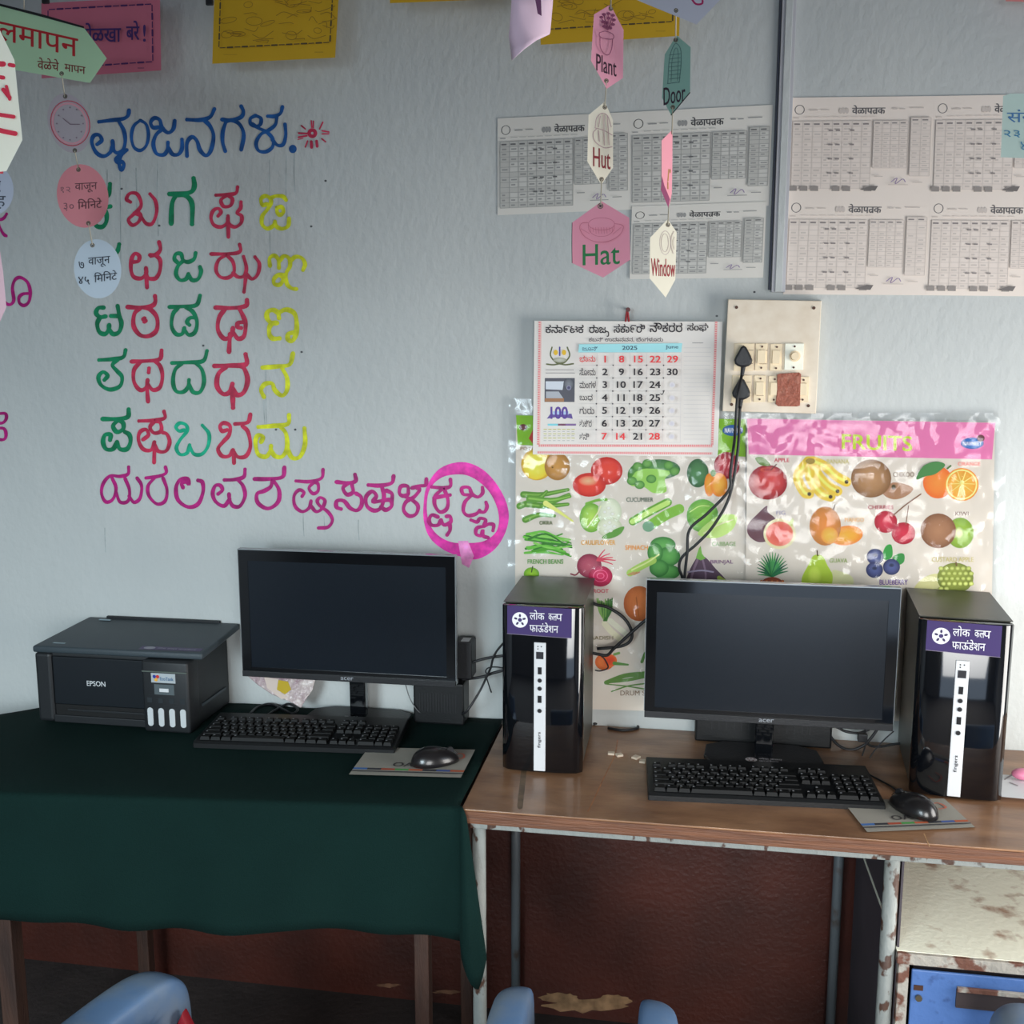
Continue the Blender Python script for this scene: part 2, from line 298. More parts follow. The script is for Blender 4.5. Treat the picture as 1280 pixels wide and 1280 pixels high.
# ------------------------------------------------------------------ painted letters
cA = (100, 120, 4); cB = (100, 400, 4); cC = (340, 520, 4); cD = (0, 0, 5.3333); cE = (240, 0, 5.3333); cF = (0, 200, 5.818); cG = (0, 420, 6.4)
BLU, CRI, GRN, TEA, YEL, MAG, RNG = (24, 72, 128), (160, 38, 66), (8, 106, 70), (16, 140, 108), (172, 176, 24), (146, 22, 98), (196, 50, 146)
LT = [
 (BLU, cD, 26, [[(660,812),(740,802),(820,792),(853,770),(860,735)], [(790,805),(825,870),(835,940),(820,1000),(785,1020),(758,1000),(750,940)], [(752,970),(735,1015),(690,1042),(640,1015),(612,950),(625,905),(660,900),(678,935),(648,962)], [(845,1000),(810,1030),(772,1062),(785,1085),(812,1078),(826,1100),(810,1132),(795,1100),(800,1050),(815,1020)]]),
 (BLU, cD, 22, [[(935,802),(975,830),(990,900),(975,970),(935,1003),(892,980),(876,910),(892,840),(935,802)]]),
 (BLU, cD, 26, [[(1060,848),(1020,850),(1005,815),(1030,787),(1065,800),(1080,850),(1120,885),(1155,860),(1165,805)], [(1080,862),(1040,900),(1022,960),(1042,1022),(1090,1032),(1115,1000),(1120,950)], [(1120,980),(1150,1028),(1190,1028),(1213,990),(1213,930)]]),
 (BLU, cA, 20, [[(535,118),(600,120),(650,105),(672,65)], [(620,120),(650,150),(668,200),(655,270),(630,298),(600,270),(585,225),(560,205),(535,235),(535,300)]]),
 (BLU, cE, 26, [[(200,797),(260,800),(325,782),(343,745),(328,708)], [(225,815),(205,880),(205,950),(222,1008)], [(225,812),(270,802),(320,832),(345,900),(328,998)]]),
 (BLU, cE, 24, [[(425,770),(460,790),(455,830),(425,842),(392,825),(390,790),(425,770)], [(400,825),(440,852),(500,882),(540,930),(535,982),(490,1012),(442,1002),(428,950),(460,895),(505,872),(555,832),(565,785)], [(505,775),(550,775),(590,755),(603,712)], [(535,930),(570,968),(608,962),(625,900),(620,828)]]),
 (GRN, cA, 22, [[(60,505),(110,505),(143,492),(150,440)], [(95,508),(62,560),(75,640),(108,655),(130,632),(132,590),(110,540)], [(40,570),(110,560),(152,552)]]),
 (CRI, cA, 18, [[(252,530),(232,515),(250,487),(285,490),(305,530),(300,560),(264,595),(242,620),(262,646),(292,630),(304,600),(290,576)], [(272,585),(302,600),(330,637),(362,637),(383,580),(377,525),(350,490)]]),
 (GRN, cA, 24, [[(447,490),(500,490),(555,480),(572,450),(568,412)], [(480,495),(460,540),(456,638)], [(480,495),(530,500),(560,540),(560,640)]]),
 (CRI, cA, 18, [[(680,496),(740,493),(780,485),(788,455)], [(735,497),(705,520),(718,552),(752,548),(762,515),(735,497)], [(690,600),(705,580),(690,562),(665,575),(655,610),(670,645),(705,655),(735,635),(740,605)], [(740,605),(745,640),(775,655),(805,635),(808,600),(785,585),(803,560),(805,530)], [(740,600),(741,650),(742,705)]]),
 (YEL, cA, 20, [[(935,540),(912,545),(905,515),(925,500),(950,510),(955,535),(935,570),(912,600),(910,640),(935,663),(965,650),(975,628)], [(950,512),(980,500),(1015,503),(1030,520)], [(985,558),(1008,555),(1018,578),(1000,595),(985,580),(985,558)], [(975,628),(982,652),(1010,664),(1040,650),(1045,612)]]),
 (GRN, cA, 22, [[(120,800),(150,800),(185,778),(196,742)], [(150,800),(110,830),(100,880),(140,910),(175,880)]]),
 (CRI, cA, 20, [[(268,830),(292,825),(296,800),(275,788),(258,815),(255,870),(270,905),(305,912),(330,890),(330,860)], [(330,890),(345,912),(380,910),(400,870),(400,820),(375,797),(350,795)], [(355,800),(385,790),(402,765),(395,730)], [(330,880),(335,957)]]),
 (GRN, cA, 20, [[(490,835),(472,815),(480,790),(505,790),(515,820),(540,830),(570,815),(578,785)], [(515,825),(490,850),(480,890),(500,920),(530,915),(542,890)], [(542,890),(560,920),(590,915),(605,880),(600,855)]]),
 (CRI, cA, 18, [[(655,790),(720,790),(780,786),(803,772),(798,742)], [(730,795),(692,822),(680,870),(702,905),(742,908),(770,880),(765,830),(735,797)], [(765,885),(790,905),(820,900),(832,860),(818,803)], [(832,890),(860,915),(888,892),(897,840),(875,805)], [(830,890),(826,930),(820,980)]]),
 (YEL, cA, 20, [[(950,850),(948,812),(972,798),(992,820),(995,860)], [(998,825),(1020,800),(1045,812),(1050,850),(1030,890),(1035,940),(1060,962),(1082,965)], [(1050,830),(1075,805),(1108,810),(1125,840),(1115,870)], [(1030,895),(995,893),(970,915),(972,940),(1000,943),(1015,915),(1000,895)]]),
 (GRN, cA, 22, [[(118,1058),(92,1060),(80,1085),(100,1105),(128,1102)], [(100,1105),(86,1140),(97,1180),(125,1190),(142,1170),(146,1145)], [(145,1165),(165,1190),(195,1180),(207,1140),(197,1100),(188,1050)], [(155,1100),(190,1100)]]),
 (CRI, cA, 22, [[(237,1055),(300,1058),(358,1050),(376,1030),(375,1000)], [(300,1060),(272,1090),(268,1150),(300,1195),(345,1200),(383,1170),(385,1110),(355,1070),(320,1058)], [(316,1116),(328,1124)], [(322,1112),(322,1128)]]),
 (GRN, cA, 20, [[(447,1055),(520,1052),(582,1045),(600,998)], [(490,1060),(465,1090),(458,1150),(480,1190),(510,1190),(522,1160)], [(522,1170),(545,1195),(575,1180),(585,1130),(565,1080),(530,1058)], [(580,1108),(550,1110),(535,1130),(547,1145)]]),
 (CRI, cA, 22, [[(677,1058),(760,1060),(828,1050),(835,1020)], [(725,1065),(695,1110),(690,1170),(720,1213),(755,1200),(765,1160)], [(765,1180),(790,1213),(820,1200),(828,1140),(815,1100),(798,1065)], [(822,1130),(790,1135),(788,1155),(805,1160)], [(750,1190),(747,1235),(745,1280)]]),
 (YEL, cA, 24, [[(995,1110),(990,1085),(965,1070),(938,1080),(935,1110),(955,1133),(985,1135)], [(990,1085),(1030,1068),(1070,1085),(1083,1130),(1080,1190),(1060,1225),(1040,1215),(1042,1190),(1068,1183)], [(960,1135),(946,1160),(948,1195),(965,1213),(997,1212)]]),
 (GRN, cB, 20, [[(95,200),(160,196),(215,186),(228,150)], [(190,196),(162,225),(185,255),(210,285),(200,330),(150,348),(105,325),(92,285),(115,260),(138,278),(122,300)]]),
 (CRI, cB, 20, [[(257,208),(330,205),(398,196),(408,152)], [(300,212),(270,250),(270,310),(300,350),(330,338),(338,300)], [(338,320),(365,350),(400,335),(412,280),(400,230),(372,205)], [(335,330),(337,370),(340,408)], [(345,242),(343,262)]]),
 (GRN, cB, 20, [[(460,215),(540,212),(615,205),(635,155)], [(510,216),(475,250),(465,310),(480,355),(515,360),(540,335),(545,300)], [(545,320),(565,360),(600,360),(620,310),(610,250),(580,215)]]),
 (CRI, cB, 24, [[(672,230),(750,228),(830,222),(828,172)], [(730,235),(692,270),(685,330),(715,370),(750,360),(762,320)], [(762,340),(785,375),(820,360),(838,300),(822,245),(800,228)], [(762,350),(764,400),(765,438)]]),
 (YEL, cB, 22, [[(912,238),(990,232),(1048,222),(1065,167)], [(1010,240),(1035,290),(1035,350),(1010,378),(975,352),(960,318),(925,320),(905,350),(920,385)]]),
 (GRN, cB, 22, [[(112,495),(180,495),(238,485),(243,447)], [(190,500),(165,530),(185,560),(215,545),(215,515),(190,500)], [(150,600),(152,574),(125,575),(115,610),(130,645),(165,645),(185,610)], [(185,612),(200,645),(235,645),(252,610),(247,575),(225,560)]]),
 (CRI, cB, 19, [[(295,505),(370,502),(423,490),(420,457)], [(375,505),(350,535),(370,565),(405,555),(402,515),(375,505)], [(315,598),(342,575),(330,548),(300,560),(292,600),(315,645),(355,650),(372,610)], [(372,620),(390,655),(430,655),(448,610),(435,572),(412,562)], [(372,640),(370,713)]]),
 (TEA, cB, 18, [[(520,550),(495,555),(480,535),(500,515),(530,525),(535,555),(500,600),(482,640),(500,672),(535,665),(548,625)], [(548,630),(570,670),(610,670),(640,630),(645,570),(612,527)]]),
 (CRI, cB, 20, [[(735,550),(710,555),(700,530),(720,515),(750,530),(745,575),(715,610),(690,645),(710,680),(745,680),(765,650)], [(765,655),(790,685),(830,680),(852,630),(840,560),(812,530)], [(775,520),(838,512),(852,472)], [(768,660),(770,715)]]),
 (YEL, cB, 22, [[(892,535),(960,530),(1038,520),(1045,475)], [(1000,530),(1030,570),(1035,640),(1010,683),(975,680),(955,650),(955,630)], [(955,650),(930,683),(890,670),(877,610),(890,577),(915,585),(905,610)], [(1035,640),(1060,688),(1100,683),(1125,620),(1122,542)]]),
 (MAG, cB, 17, [[(243,735),(240,770),(200,782),(150,780),(115,820),(108,870),(130,910),(165,895),(180,840),(160,790)], [(180,860),(200,910),(240,905),(247,850),(225,792)], [(245,880),(270,912),(300,890),(308,830),(285,790)]]),
 (MAG, cB, 17, [[(330,790),(390,782),(430,765),(427,735)], [(372,790),(340,830),(345,880),(385,920),(425,905),(435,850),(415,790)]]),
 (MAG, cB, 20, [[(515,838),(508,818),(530,808),(545,822),(538,795),(500,800),(480,840),(490,900),(540,935),(590,920),(615,860),(612,812),(590,802)]]),
 (MAG, cB, 19, [[(722,800),(770,798),(818,785),(825,747)], [(790,800),(815,830),(825,880),(800,930),(765,930),(748,900),(745,870)], [(748,895),(720,930),(680,910),(663,870),(675,830),(700,827),(712,850),(690,870)]]),
 (MAG, cB, 20, [[(872,795),(940,795),(1012,785),(1022,737)], [(965,800),(995,850),(990,910),(940,943),(890,915),(885,870),(920,855),(952,835),(962,805)]]),
 (MAG, cB, 17, [[(1080,805),(1150,808),(1208,790),(1215,747)], [(1170,810),(1145,840),(1165,868),(1190,855),(1190,820),(1170,810)], [(1110,882),(1120,862),(1095,850),(1070,880),(1075,930),(1110,958),(1145,940),(1155,905)], [(1155,930),(1180,958),(1208,945),(1225,905),(1202,888),(1186,905),(1200,930),(1240,960),(1262,1000),(1240,1035),(1192,1040)]]),
 (MAG, cC, 20, [[(322,330),(380,335),(418,325),(415,293)], [(380,335),(355,360),(375,393),(405,380),(400,345)], [(345,465),(322,455),(325,425),(360,425),(390,460),(425,472),(448,445),(445,405),(420,387)]]),
 (MAG, cC, 20, [[(482,345),(540,348),(598,335),(608,300)], [(548,350),(560,400),(545,458),(510,473),(475,450),(470,405),(500,377),(522,400),(505,428),(545,425),(590,420),(598,450),(570,470),(545,455)], [(572,372),(600,390),(598,430)]]),
 (MAG, cC, 19, [[(680,392),(655,400),(637,385),(645,352),(678,352),(682,385)], [(655,398),(700,420),(730,450),(720,490),(685,500),(658,470),(670,430),(710,405),(738,370),(722,357)], [(700,360),(740,350),(768,345),(772,315)]]),
 (MAG, cC, 19, [[(800,355),(860,360),(892,350),(892,317)], [(810,410),(850,402),(890,395)], [(855,362),(817,400),(814,445),(840,480),(873,465),(880,420),(862,368)], [(830,505),(800,495),(785,520),(797,545),(830,545),(845,520)], [(845,520),(860,545),(893,530),(890,502),(872,502)], [(888,535),(890,570),(875,595)]]),
 (MAG, cC, 18, [[(985,395),(955,390),(950,360),(985,358),(1000,390),(1030,405),(1053,385),(1052,357)], [(995,400),(965,430),(957,475),(980,498),(1020,490),(1038,472)], [(1035,478),(1062,480),(1075,455),(1070,432)], [(995,520),(1025,530),(1040,512),(1068,520),(1060,550),(1085,540),(1108,545),(1105,573)], [(1060,552),(1025,560),(1020,590),(1045,598),(1052,575)], [(1055,575),(1057,600),(1080,608)]]),
 (MAG, cF, 24, [[(-90,1000),(-40,1065),(0,1040),(0,960)], [(0,960),(30,1030),(70,1052),(100,1020),(90,930),(110,870),(150,855),(200,890),(220,960),(210,1030),(175,1058),(142,1040),(138,1000),(165,975),(210,970)]]),
 (MAG, cF, 22, [[(-60,440),(0,435),(30,420),(48,392)], [(-20,450),(0,495),(25,538),(45,552)]]),
 (MAG, cG, 26, [[(-40,625),(40,620),(50,660),(20,695),(-40,695)], [(-40,740),(30,740),(48,790),(30,828),(-40,825)]]),
]
for col, T, w, strokes in LT:
    ink = Ink(Wall(-.0006), T, K, .0001)
    ink.wob = .12
    for i, s_ in enumerate(strokes): ink.stroke(s_, w, col, sub=5)
    ink.build('painted_letter', wb, M['paint'])
ink = Ink(Wall(-.0006), cE, K, .0001); ink.ell(672, 993, 26, 28, BLU); ink.build('painted_dot', wb, M['paint'])
ink = Ink(Wall(-.0006), cE, K, .0001); ink.ring(802, 888, 21, 21, 24, CRI)
for s_, w in (([(795,805),(799,850)],9), ([(809,808),(808,850)],9), ([(730,838),(755,860)],10), ([(872,815),(850,860)],10), ([(868,872),(912,880)],10), ([(868,893),(912,892)],9), ([(865,925),(890,945)],10), ([(712,888),(765,890)],12), ([(710,915),(765,905)],12), ([(706,930),(740,922)],6), ([(770,940),(755,980)],10), ([(795,945),(797,982)],20), ([(830,940),(834,976)],18)):
    ink.stroke(s_, w, CRI)
ink.build('painted_sun', wb, M['paint'])
outer = [(950,230),(1050,265),(1130,350),(1180,460),(1175,560),(1120,660),(1030,715),(950,705),(860,670),(790,610),(760,530),(758,440),(775,350),(840,262)]
inner = [(935,292),(1000,307),(1070,360),(1115,430),(1135,510),(1120,580),(1060,625),(980,635),(895,630),(825,592),(785,530),(774,450),(790,365),(850,307)]
ink = Ink(Wall(-.0003), cC, K, .0001); a = crom(pts_close(outer), 5, True); b = crom(pts_close(inner), 5, True)
ia = [ink.v(p.x, p.y, RNG) for p in a]; ib = [ink.v(p.x, p.y, (176, 36, 126)) for p in b]
for i in range(len(a)):
    j = (i+1) % len(a); ink.F.append((ia[i], ia[j], ib[j], ib[i]))
ink.lay = 6; ink.poly([(930,625),(980,625),(1010,700),(985,760),(950,740)], (196, 120, 170)); ink.build('painted_ring', wb, M['paint'])
# thin drips and pocks in the whitewash
ink = Ink(Wall(-.0002), k=K, step=.00001)
for x, y, l in ((134,212,60),(150,214,120),(197,205,90),(337,200,140),(358,195,80),(368,190,50),(332,462,70),(330,500,30),(379,640,30),(405,645,20),(170,210,60),(448,650,25),(131,660,30)):
    ink.stroke([(x, y), (x+random.uniform(-1, 1), y+l*.5), (x+1, y+l)], .9, (138, 146, 146))
for x, y in ((407, 226), (389, 283), (152, 236), (199, 282), (377, 440), (369, 537), (896, 395), (943, 365), (345, 537), (254, 432), (1060, 250)):
    ink.ell(x, y, 1.6, 1.3, (70, 72, 74))
ink.build('drip_marks', wb, M['paint'])

# ================================================================== PAPERS ON THE WALL
def bil(q, u, v):
    (a, b, c, d) = q
    return ((a[0]*(1-u)+b[0]*u)*(1-v)+(d[0]*(1-u)+c[0]*u)*v, (a[1]*(1-u)+b[1]*u)*(1-v)+(d[1]*(1-u)+c[1]*u)*v)
def timetable(q, label, Y, dark, k):
    t = thing('timetable_sheet', label, 'timetable', group='printed timetable sheets on the wall')
    fn = Wall(Y); paper = (190, 187, 180) if dark else (201, 191, 182); k = 1.5
    obj('paper', sheet_bm(q, fn), mat('timetable_paper', paper, .7, k=k, var=.03, scale=4), t)
    G = lambda u, v, off: fn(*bil(q, u, v), off)
    ink = Ink(G, k=k)
    D1 = (132, 132, 130) if dark else (177, 168, 161); D2 = (164, 163, 158) if dark else (194, 184, 176); TX = (56, 56, 58) if dark else (84, 82, 84); HD = (92, 92, 92) if dark else (122, 116, 114)
    ar = 1.45
    n = 20; ink.stroke([(.062+.032*math.cos(2*math.pi*i/n), .125+.032*ar*math.sin(2*math.pi*i/n)) for i in range(n)], .006, TX, closed=True, sub=1)
    ink.text('वेळापतक', .43, .085, .66, .175, TX, .03); ink.stroke([(.6, .148), (.589, .17)], .006, TX)
    for a in (.35, .372, .394): ink.ell(a, .14, .012, .03, D1)
    ink.rects([(.13, .125, .19, .138), (.21, .125, .27, .134), (.71, .115, .745, .13), (.76, .12, .80, .13), (.83, .112, .93, .122), (.02, .205, .06, .215)], D1)
    ink.rects([(.10+i*.065, .2, .15+i*.065, .208) for i in range(8)], D2)
    blocks = [(.02, .245, .57, .93, 8, 13), (.585, .245, .825, .72, 4, 12), (.845, .215, .985, .80, 2, 14)]
    for x0, y0, x1, y1, nc, nr in blocks:
        ink.rect(x0, y0, x1, y1, D2)
        lt = tuple(min(255, c+(12 if dark else 4)) for c in D2)
        cw, rh = (x1-x0)/nc, (y1-y0)/nr
        ink.rects([(x0+cw*(i+.12), y0+rh*(j+.1), x0+cw*(i+.88), y0+rh*(j+.9)) for i in range(nc) for j in range(1, nr) if j % 3 and i > 0], lt)
        ink.rects([(x0+cw*i-.0015, y0, x0+cw*i+.0015, y1) for i in range(nc+1)]+[(x0, y0+rh*j-.002, x1, y0+rh*j+.002) for j in range(nr+1)], D1)
        ink.rects([(x0+cw*(i+.2), y0+rh*(j+.35), x0+cw*(i+random.uniform(.5, .85)), y0+rh*(j+.65)) for i in range(nc) for j in range(1, nr) if random.random() < .75], D1)
        ink.rects([(x0+cw*(i+.12), y0+rh*.4, x0+cw*(i+.7), y0+rh*.7) for i in range(nc)], HD)
    ink.rects([(.27+.05*i, .33+.1*(j*1.45), .30+.05*i, .345+.1*(j*1.45)) for i in (0, 1, 3) for j in range(4)], HD)
    if not dark:
        ink.rects([(.0+.075*i+.005, .905, .0+.075*i+.06, .955) for i in (0, 1, 2, 4, 5, 7)], (128, 122, 118)); ink.poly([(.50, .94), (.58, .90), (.63, .90), (.61, .95), (.56, .945)], (100, 96, 94))
    ink.stroke([(.72, .86), (.76, .82), (.75, .88), (.80, .83), (.82, .86)], .006, (120, 104, 140)); ink.rects([(.70, .885, .84, .892), (.6, .80, .66, .81), (.87, .86, .94, .868)], D1)
    ink.build('printed_table', t)
timetable([(622,148),(787,140),(787,262),(622,269)], 'grey printed timetable sheet, leftmost on the wall, partly behind the hanging Hut card', -.002, 1, K)
timetable([(787,140),(966,131),(961,257),(787,262)], 'grey printed timetable sheet left of the wiring casing, upper of two, below the Door card', -.0022, 1, K)
timetable([(790,258),(958,252),(954,347),(787,349)], 'grey printed timetable sheet right of the pink Hat card, lower of two', -.004, 1, K)
timetable([(989,122),(1168,120),(1163,245),(985,244)], 'cream timetable sheet right of the wiring casing, upper left of four', -.002, 0, K)
timetable([(1168,120),(1345,117),(1340,246),(1163,245)], 'cream timetable sheet at the right photo edge, upper right of four, behind the mint card', -.0022, 0, K)
timetable([(985,244),(1163,245),(1157,369),(979,368)], 'cream timetable sheet just above the switch board, lower left of four', -.002, 0, K)
timetable([(1163,245),(1340,246),(1335,371),(1157,369)], 'cream timetable sheet at the right photo edge, lower right of four', -.0022, 0, K)

# ---- charts
k5 = (630, 560, 4.129); k6 = (920, 510, 3.765); k7 = (730, 690, 5.82)
M['chart'] = mat('chart_paper', (199, 190, 178), .5, k=1.4)
M['sleeve'] = bpy.data.materials.new('clear_plastic_sleeve'); M['sleeve'].use_nodes = True
nt = M['sleeve'].node_tree; nt.nodes.clear(); o_ = nt.nodes.new('ShaderNodeOutputMaterial'); mx = nt.nodes.new('ShaderNodeMixShader'); tp = nt.nodes.new('ShaderNodeBsdfTransparent'); gl = nt.nodes.new('ShaderNodeBsdfGlossy')
gl.inputs['Roughness'].default_value = .1; fr = nt.nodes.new('ShaderNodeFresnel'); fr.inputs[0].default_value = 1.45
tc = nt.nodes.new('ShaderNodeTexCoord'); nz = nt.nodes.new('ShaderNodeTexNoise'); nz.inputs['Scale'].default_value = 13; nz.inputs['Detail'].default_value = 2; nt.links.new(tc.outputs['Object'], nz.inputs[0])
bp = nt.nodes.new('ShaderNodeBump'); bp.inputs['Strength'].default_value = 1; bp.inputs['Distance'].default_value = .016; nt.links.new(nz.outputs[0], bp.inputs['Height']); nt.links.new(bp.outputs[0], gl.inputs['Normal']); nt.links.new(bp.outputs[0], fr.inputs['Normal'])
ml = nt.nodes.new('ShaderNodeMath'); ml.operation = 'MULTIPLY'; ml.inputs[1].default_value = .6; nt.links.new(fr.outputs[0], ml.inputs[0]); nt.links.new(ml.outputs[0], mx.inputs[0]); nt.links.new(tp.outputs[0], mx.inputs[1]); nt.links.new(gl.outputs[0], mx.inputs[2]); nt.links.new(mx.outputs[0], o_.inputs[0])
PG = M['printgloss']
veg = thing('vegetable_chart', 'laminated vegetable chart hung behind the calendar and the left tower computer', 'chart')
FV = Wall(-.006)
obj('paper', sheet_bm([(645,519),(932,524),(932,892),(643,884)], FV), M['chart'], veg)
obj('plastic_sleeve', sheet_bm([(636,498),(936,506),(936,898),(634,891)], Wall(-.0085), .0003), M['sleeve'], veg)
def V(name, T=k5): return Ink(FV, T, 1.45)
i_ = Ink(FV, (0, 0, 1), 1.45); i_.poly([(645,519),(932,524),(932,571),(647,556)], (118, 168, 30)); i_.ell(654,534,5,4,(90,30,30)); i_.poly([(661,548),(667,535),(667,556)], (170,50,40)); i_.ell(916,538,13,7,(60,110,170),(40,80,140)); i_.text('NAVNEET', 906,535,926,541,(210,215,220),.03)
i_.build('heading_band', veg, PG)
def lab(ink, s, x0, y0, x1, y1, col): ink.text(s, x0, y0, x1, y1, col, .035)
i_ = V(0); i_.ell(170,85,82,82,(220,190,50),(190,150,40)); i_.ell(165,90,66,72,(226,205,80),(214,186,50)); i_.ell(275,95,66,72,(190,140,70),(150,105,45)); i_.ell(250,100,4,4,(90,60,20)); i_.text('POTATO',85,-5,200,12,(150,120,90),.03); i_.build('potato_picture', veg, PG)
i_ = V(0); i_.ell(530,118,82,72,(216,70,50),(170,30,25),hx=20,hy=-15); i_.ell(440,190,86,62,(214,70,50),(176,36,28)); i_.ell(435,170,50,26,(235,170,130),(214,80,60)); i_.build('tomato_picture', veg, PG)
i_ = V(0)
i_.ell(800,110,110,52,(92,140,84),(50,96,50)); i_.ell(700,140,62,60,(84,140,50),(50,104,36)); i_.poly([(700,110),(860,120),(830,160),(838,225),(770,232),(720,200),(650,190)], (140,186,84), True)
for a, b in ((660,170),(690,95),(740,80),(850,90),(880,120),(700,190),(760,160)): i_.ell(a, b, 26, 22, (110,160,80), (66,120,50))
i_.build('broccoli_picture', veg, PG)
i_ = V(0); i_.ell(1000,130,56,74,(80,130,80),(44,86,50)); i_.ell(1150,90,66,70,(180,50,60),(130,24,40)); i_.ell(1060,190,26,60,(232,150,50),(214,120,30)); i_.ell(1110,190,44,62,(236,160,60),(214,120,30)); i_.ell(1080,130,14,18,(70,120,50)); i_.build('capsicum_picture', veg, PG)
i_ = V(0)
for s_ in ([(100,240),(200,240),(330,215)], [(80,300),(180,260),(220,225)], [(120,290),(220,300),(330,290)], [(110,370),(180,345),(260,350)], [(200,300),(270,270),(335,240)], [(130,260),(240,270),(340,250)]): i_.stroke(s_, 34, (86,134,48), taper=.5); i_.stroke(s_, 10, (120,164,70), taper=.5)
i_.stroke([(215,285),(270,320),(355,378)], 28, (196,200,110), taper=.7); lab(i_,'OKRA',183,376,250,396,(70,90,40)); i_.build('okra_picture', veg, PG)
i_ = V(0)
for j in range(22):
    a = random.uniform(90, 160); b = random.uniform(440, 560); i_.stroke([(a, b), (a+90, b+random.uniform(-30, 30)), (a+190, b+random.uniform(-50, 45) if b > 470 else b+30)], 12, random.choice([(70,140,40),(96,168,60),(50,110,40),(120,180,80)]), taper=.4)
lab(i_,'FRENCH BEANS',122,575,305,598,(80,140,60)); i_.build('beans_picture', veg, PG)
i_ = V(0); i_.ell(450,360,60,76,(170,200,90),(96,150,50)); i_.ell(545,330,62,72,(214,216,196),(180,186,160)); i_.ell(545,410,64,54,(216,216,200),(176,180,150)); i_.poly([(505,462),(560,425),(620,405),(600,445),(545,468)],(90,140,60),True); i_.stroke([(425,288),(480,270),(528,266)],14,(110,160,60)); i_.stroke([(430,410),(480,340),(500,300)],6,(216,226,170))
for a, b in ((520,400),(545,385),(570,405),(550,425),(525,430),(540,310),(560,340),(520,330)): i_.ell(a, b, 12, 10, (226,224,210), (190,190,168))
lab(i_,'CAULIFLOWER',398,476,574,500,(200,150,60)); i_.build('cauliflower_picture', veg, PG)
i_ = V(0); i_.stroke([(665,378),(740,335),(845,280)],44,(96,150,50)); i_.stroke([(662,380),(740,336),(845,282)],26,(176,204,110)); i_.stroke([(745,405),(830,350),(905,315)],52,(120,170,60)); i_.ell(745,405,30,28,(110,150,120)); lab(i_,'CUCUMBER',632,255,770,278,(60,80,60)); i_.build('cucumber_picture', veg, PG)
i_ = V(0); i_.ell(1025,350,82,86,(140,190,80),(90,150,60)); i_.poly([(1000,440),(1060,380),(1120,345),(1200,350),(1180,420),(1110,462),(1040,462)],(180,206,120),True); i_.stroke([(1030,440),(1100,400),(1180,370)],6,(214,226,170)); i_.stroke([(960,330),(1010,300),(1060,300)],5,(190,220,130)); lab(i_,'CABBAGE',1074,484,1196,506,(120,150,90)); i_.build('cabbage_picture', veg, PG)
i_ = V(0); i_.ell(440,608,64,62,(170,80,96),(120,30,56)); i_.stroke([(345,650),(370,655),(395,630)],8,(120,50,60))
for a, b in ((520,525),(545,545),(560,565),(575,580),(560,600)): i_.stroke([(480,580),((480+a)/2,(580+b)/2-4),(a,b)],9,(190,60,80),taper=.5)
i_.ell(498,662,62,54,(190,30,80),(150,20,60)); i_.ring(498,660,36,30,4,(220,90,130)); i_.ring(498,660,18,14,4,(220,90,130)); lab(i_,'BEETROOT',400,728,540,748,(190,70,90)); i_.build('beetroot_picture', veg, PG)
i_ = V(0)
for a, b, c, d in ((820,500,66,42),(850,560,60,50),(780,540,40,50),(840,640,70,40),(800,620,50,44)): i_.ell(a, b, c, d, (96,160,80), (50,110,50))
i_.stroke([(650,645),(700,615),(770,580)],36,(160,190,90)); i_.stroke([(660,630),(740,590),(800,550)],8,(200,214,140))
for a in (640,655,670): i_.stroke([(a,655),(a+30,640)],5,(190,120,80))
lab(i_,'SPINACH',626,502,742,526,(214,140,50)); i_.build('spinach_picture', veg, PG)
i_ = V(0); i_.poly([(1000,560),(1040,565),(1090,620),(1150,690),(1100,712),(950,705),(950,650)],(84,64,80),True); i_.stroke([(1000,575),(975,640),(960,700)],12,(124,100,118)); i_.stroke([(1025,575),(1040,640),(1040,700)],10,(120,98,116)); i_.poly([(1005,520),(1015,505),(1022,545),(1040,570),(1015,580),(990,568)],(110,160,70)); i_.stroke([(950,640),(1020,632),(1080,640)],8,(150,140,160)); i_.stroke([(1110,670),(1155,700)],22,(150,170,70)); lab(i_,'BRINJAL',1066,578,1182,602,(110,70,110)); i_.build('brinjal_picture', veg, PG)
i_ = V(0); i_.ell(142,650,40,34,(150,190,50),(90,140,30)); i_.stroke([(142,640),(148,612)],6,(60,80,30)); i_.build('gourd_picture', veg, PG)
i_ = V(0, k7); i_.ell(400,375,112,128,(206,120,60),(160,80,30)); i_.stroke([(380,330),(400,480)],8,(170,90,40)); i_.build('pumpkin_picture', veg, PG)
i_ = V(0, k7)
i_.stroke([(150,520),(200,580),(270,640)],44,(216,206,180)); i_.stroke([(190,500),(250,550),(310,600)],40,(224,214,190))
for j in range(12): i_.stroke([(150+random.uniform(-10, 20),500),(110+j*8,430),(95+j*10,350+random.uniform(-15, 25))],9,random.choice([(80,130,60),(60,110,50),(120,160,80)]))
lab(i_,'RADISH',50,612,212,638,(130,120,90)); i_.build('radish_picture', veg, PG)
i_ = V(0, k7); i_.ell(150,800,70,60,(216,120,60),(190,90,40)); i_.ell(190,790,50,46,(200,60,30),(216,110,50)); i_.stroke([(220,810),(270,815),(320,820)],26,(80,130,60),taper=.5); i_.stroke([(220,745),(255,735)],18,(110,150,80)); i_.build('carrot_picture', veg, PG)
i_ = V(0, k7)
for s_, w in (([(160,950),(300,900),(460,885)],30), ([(180,945),(320,930),(460,900)],22), ([(170,962),(300,975),(460,1000)],8), ([(200,1015),(320,975),(460,955)],9), ([(420,800),(445,740),(470,720)],20)): i_.stroke(s_, w, (84,124,56), taper=-.2)
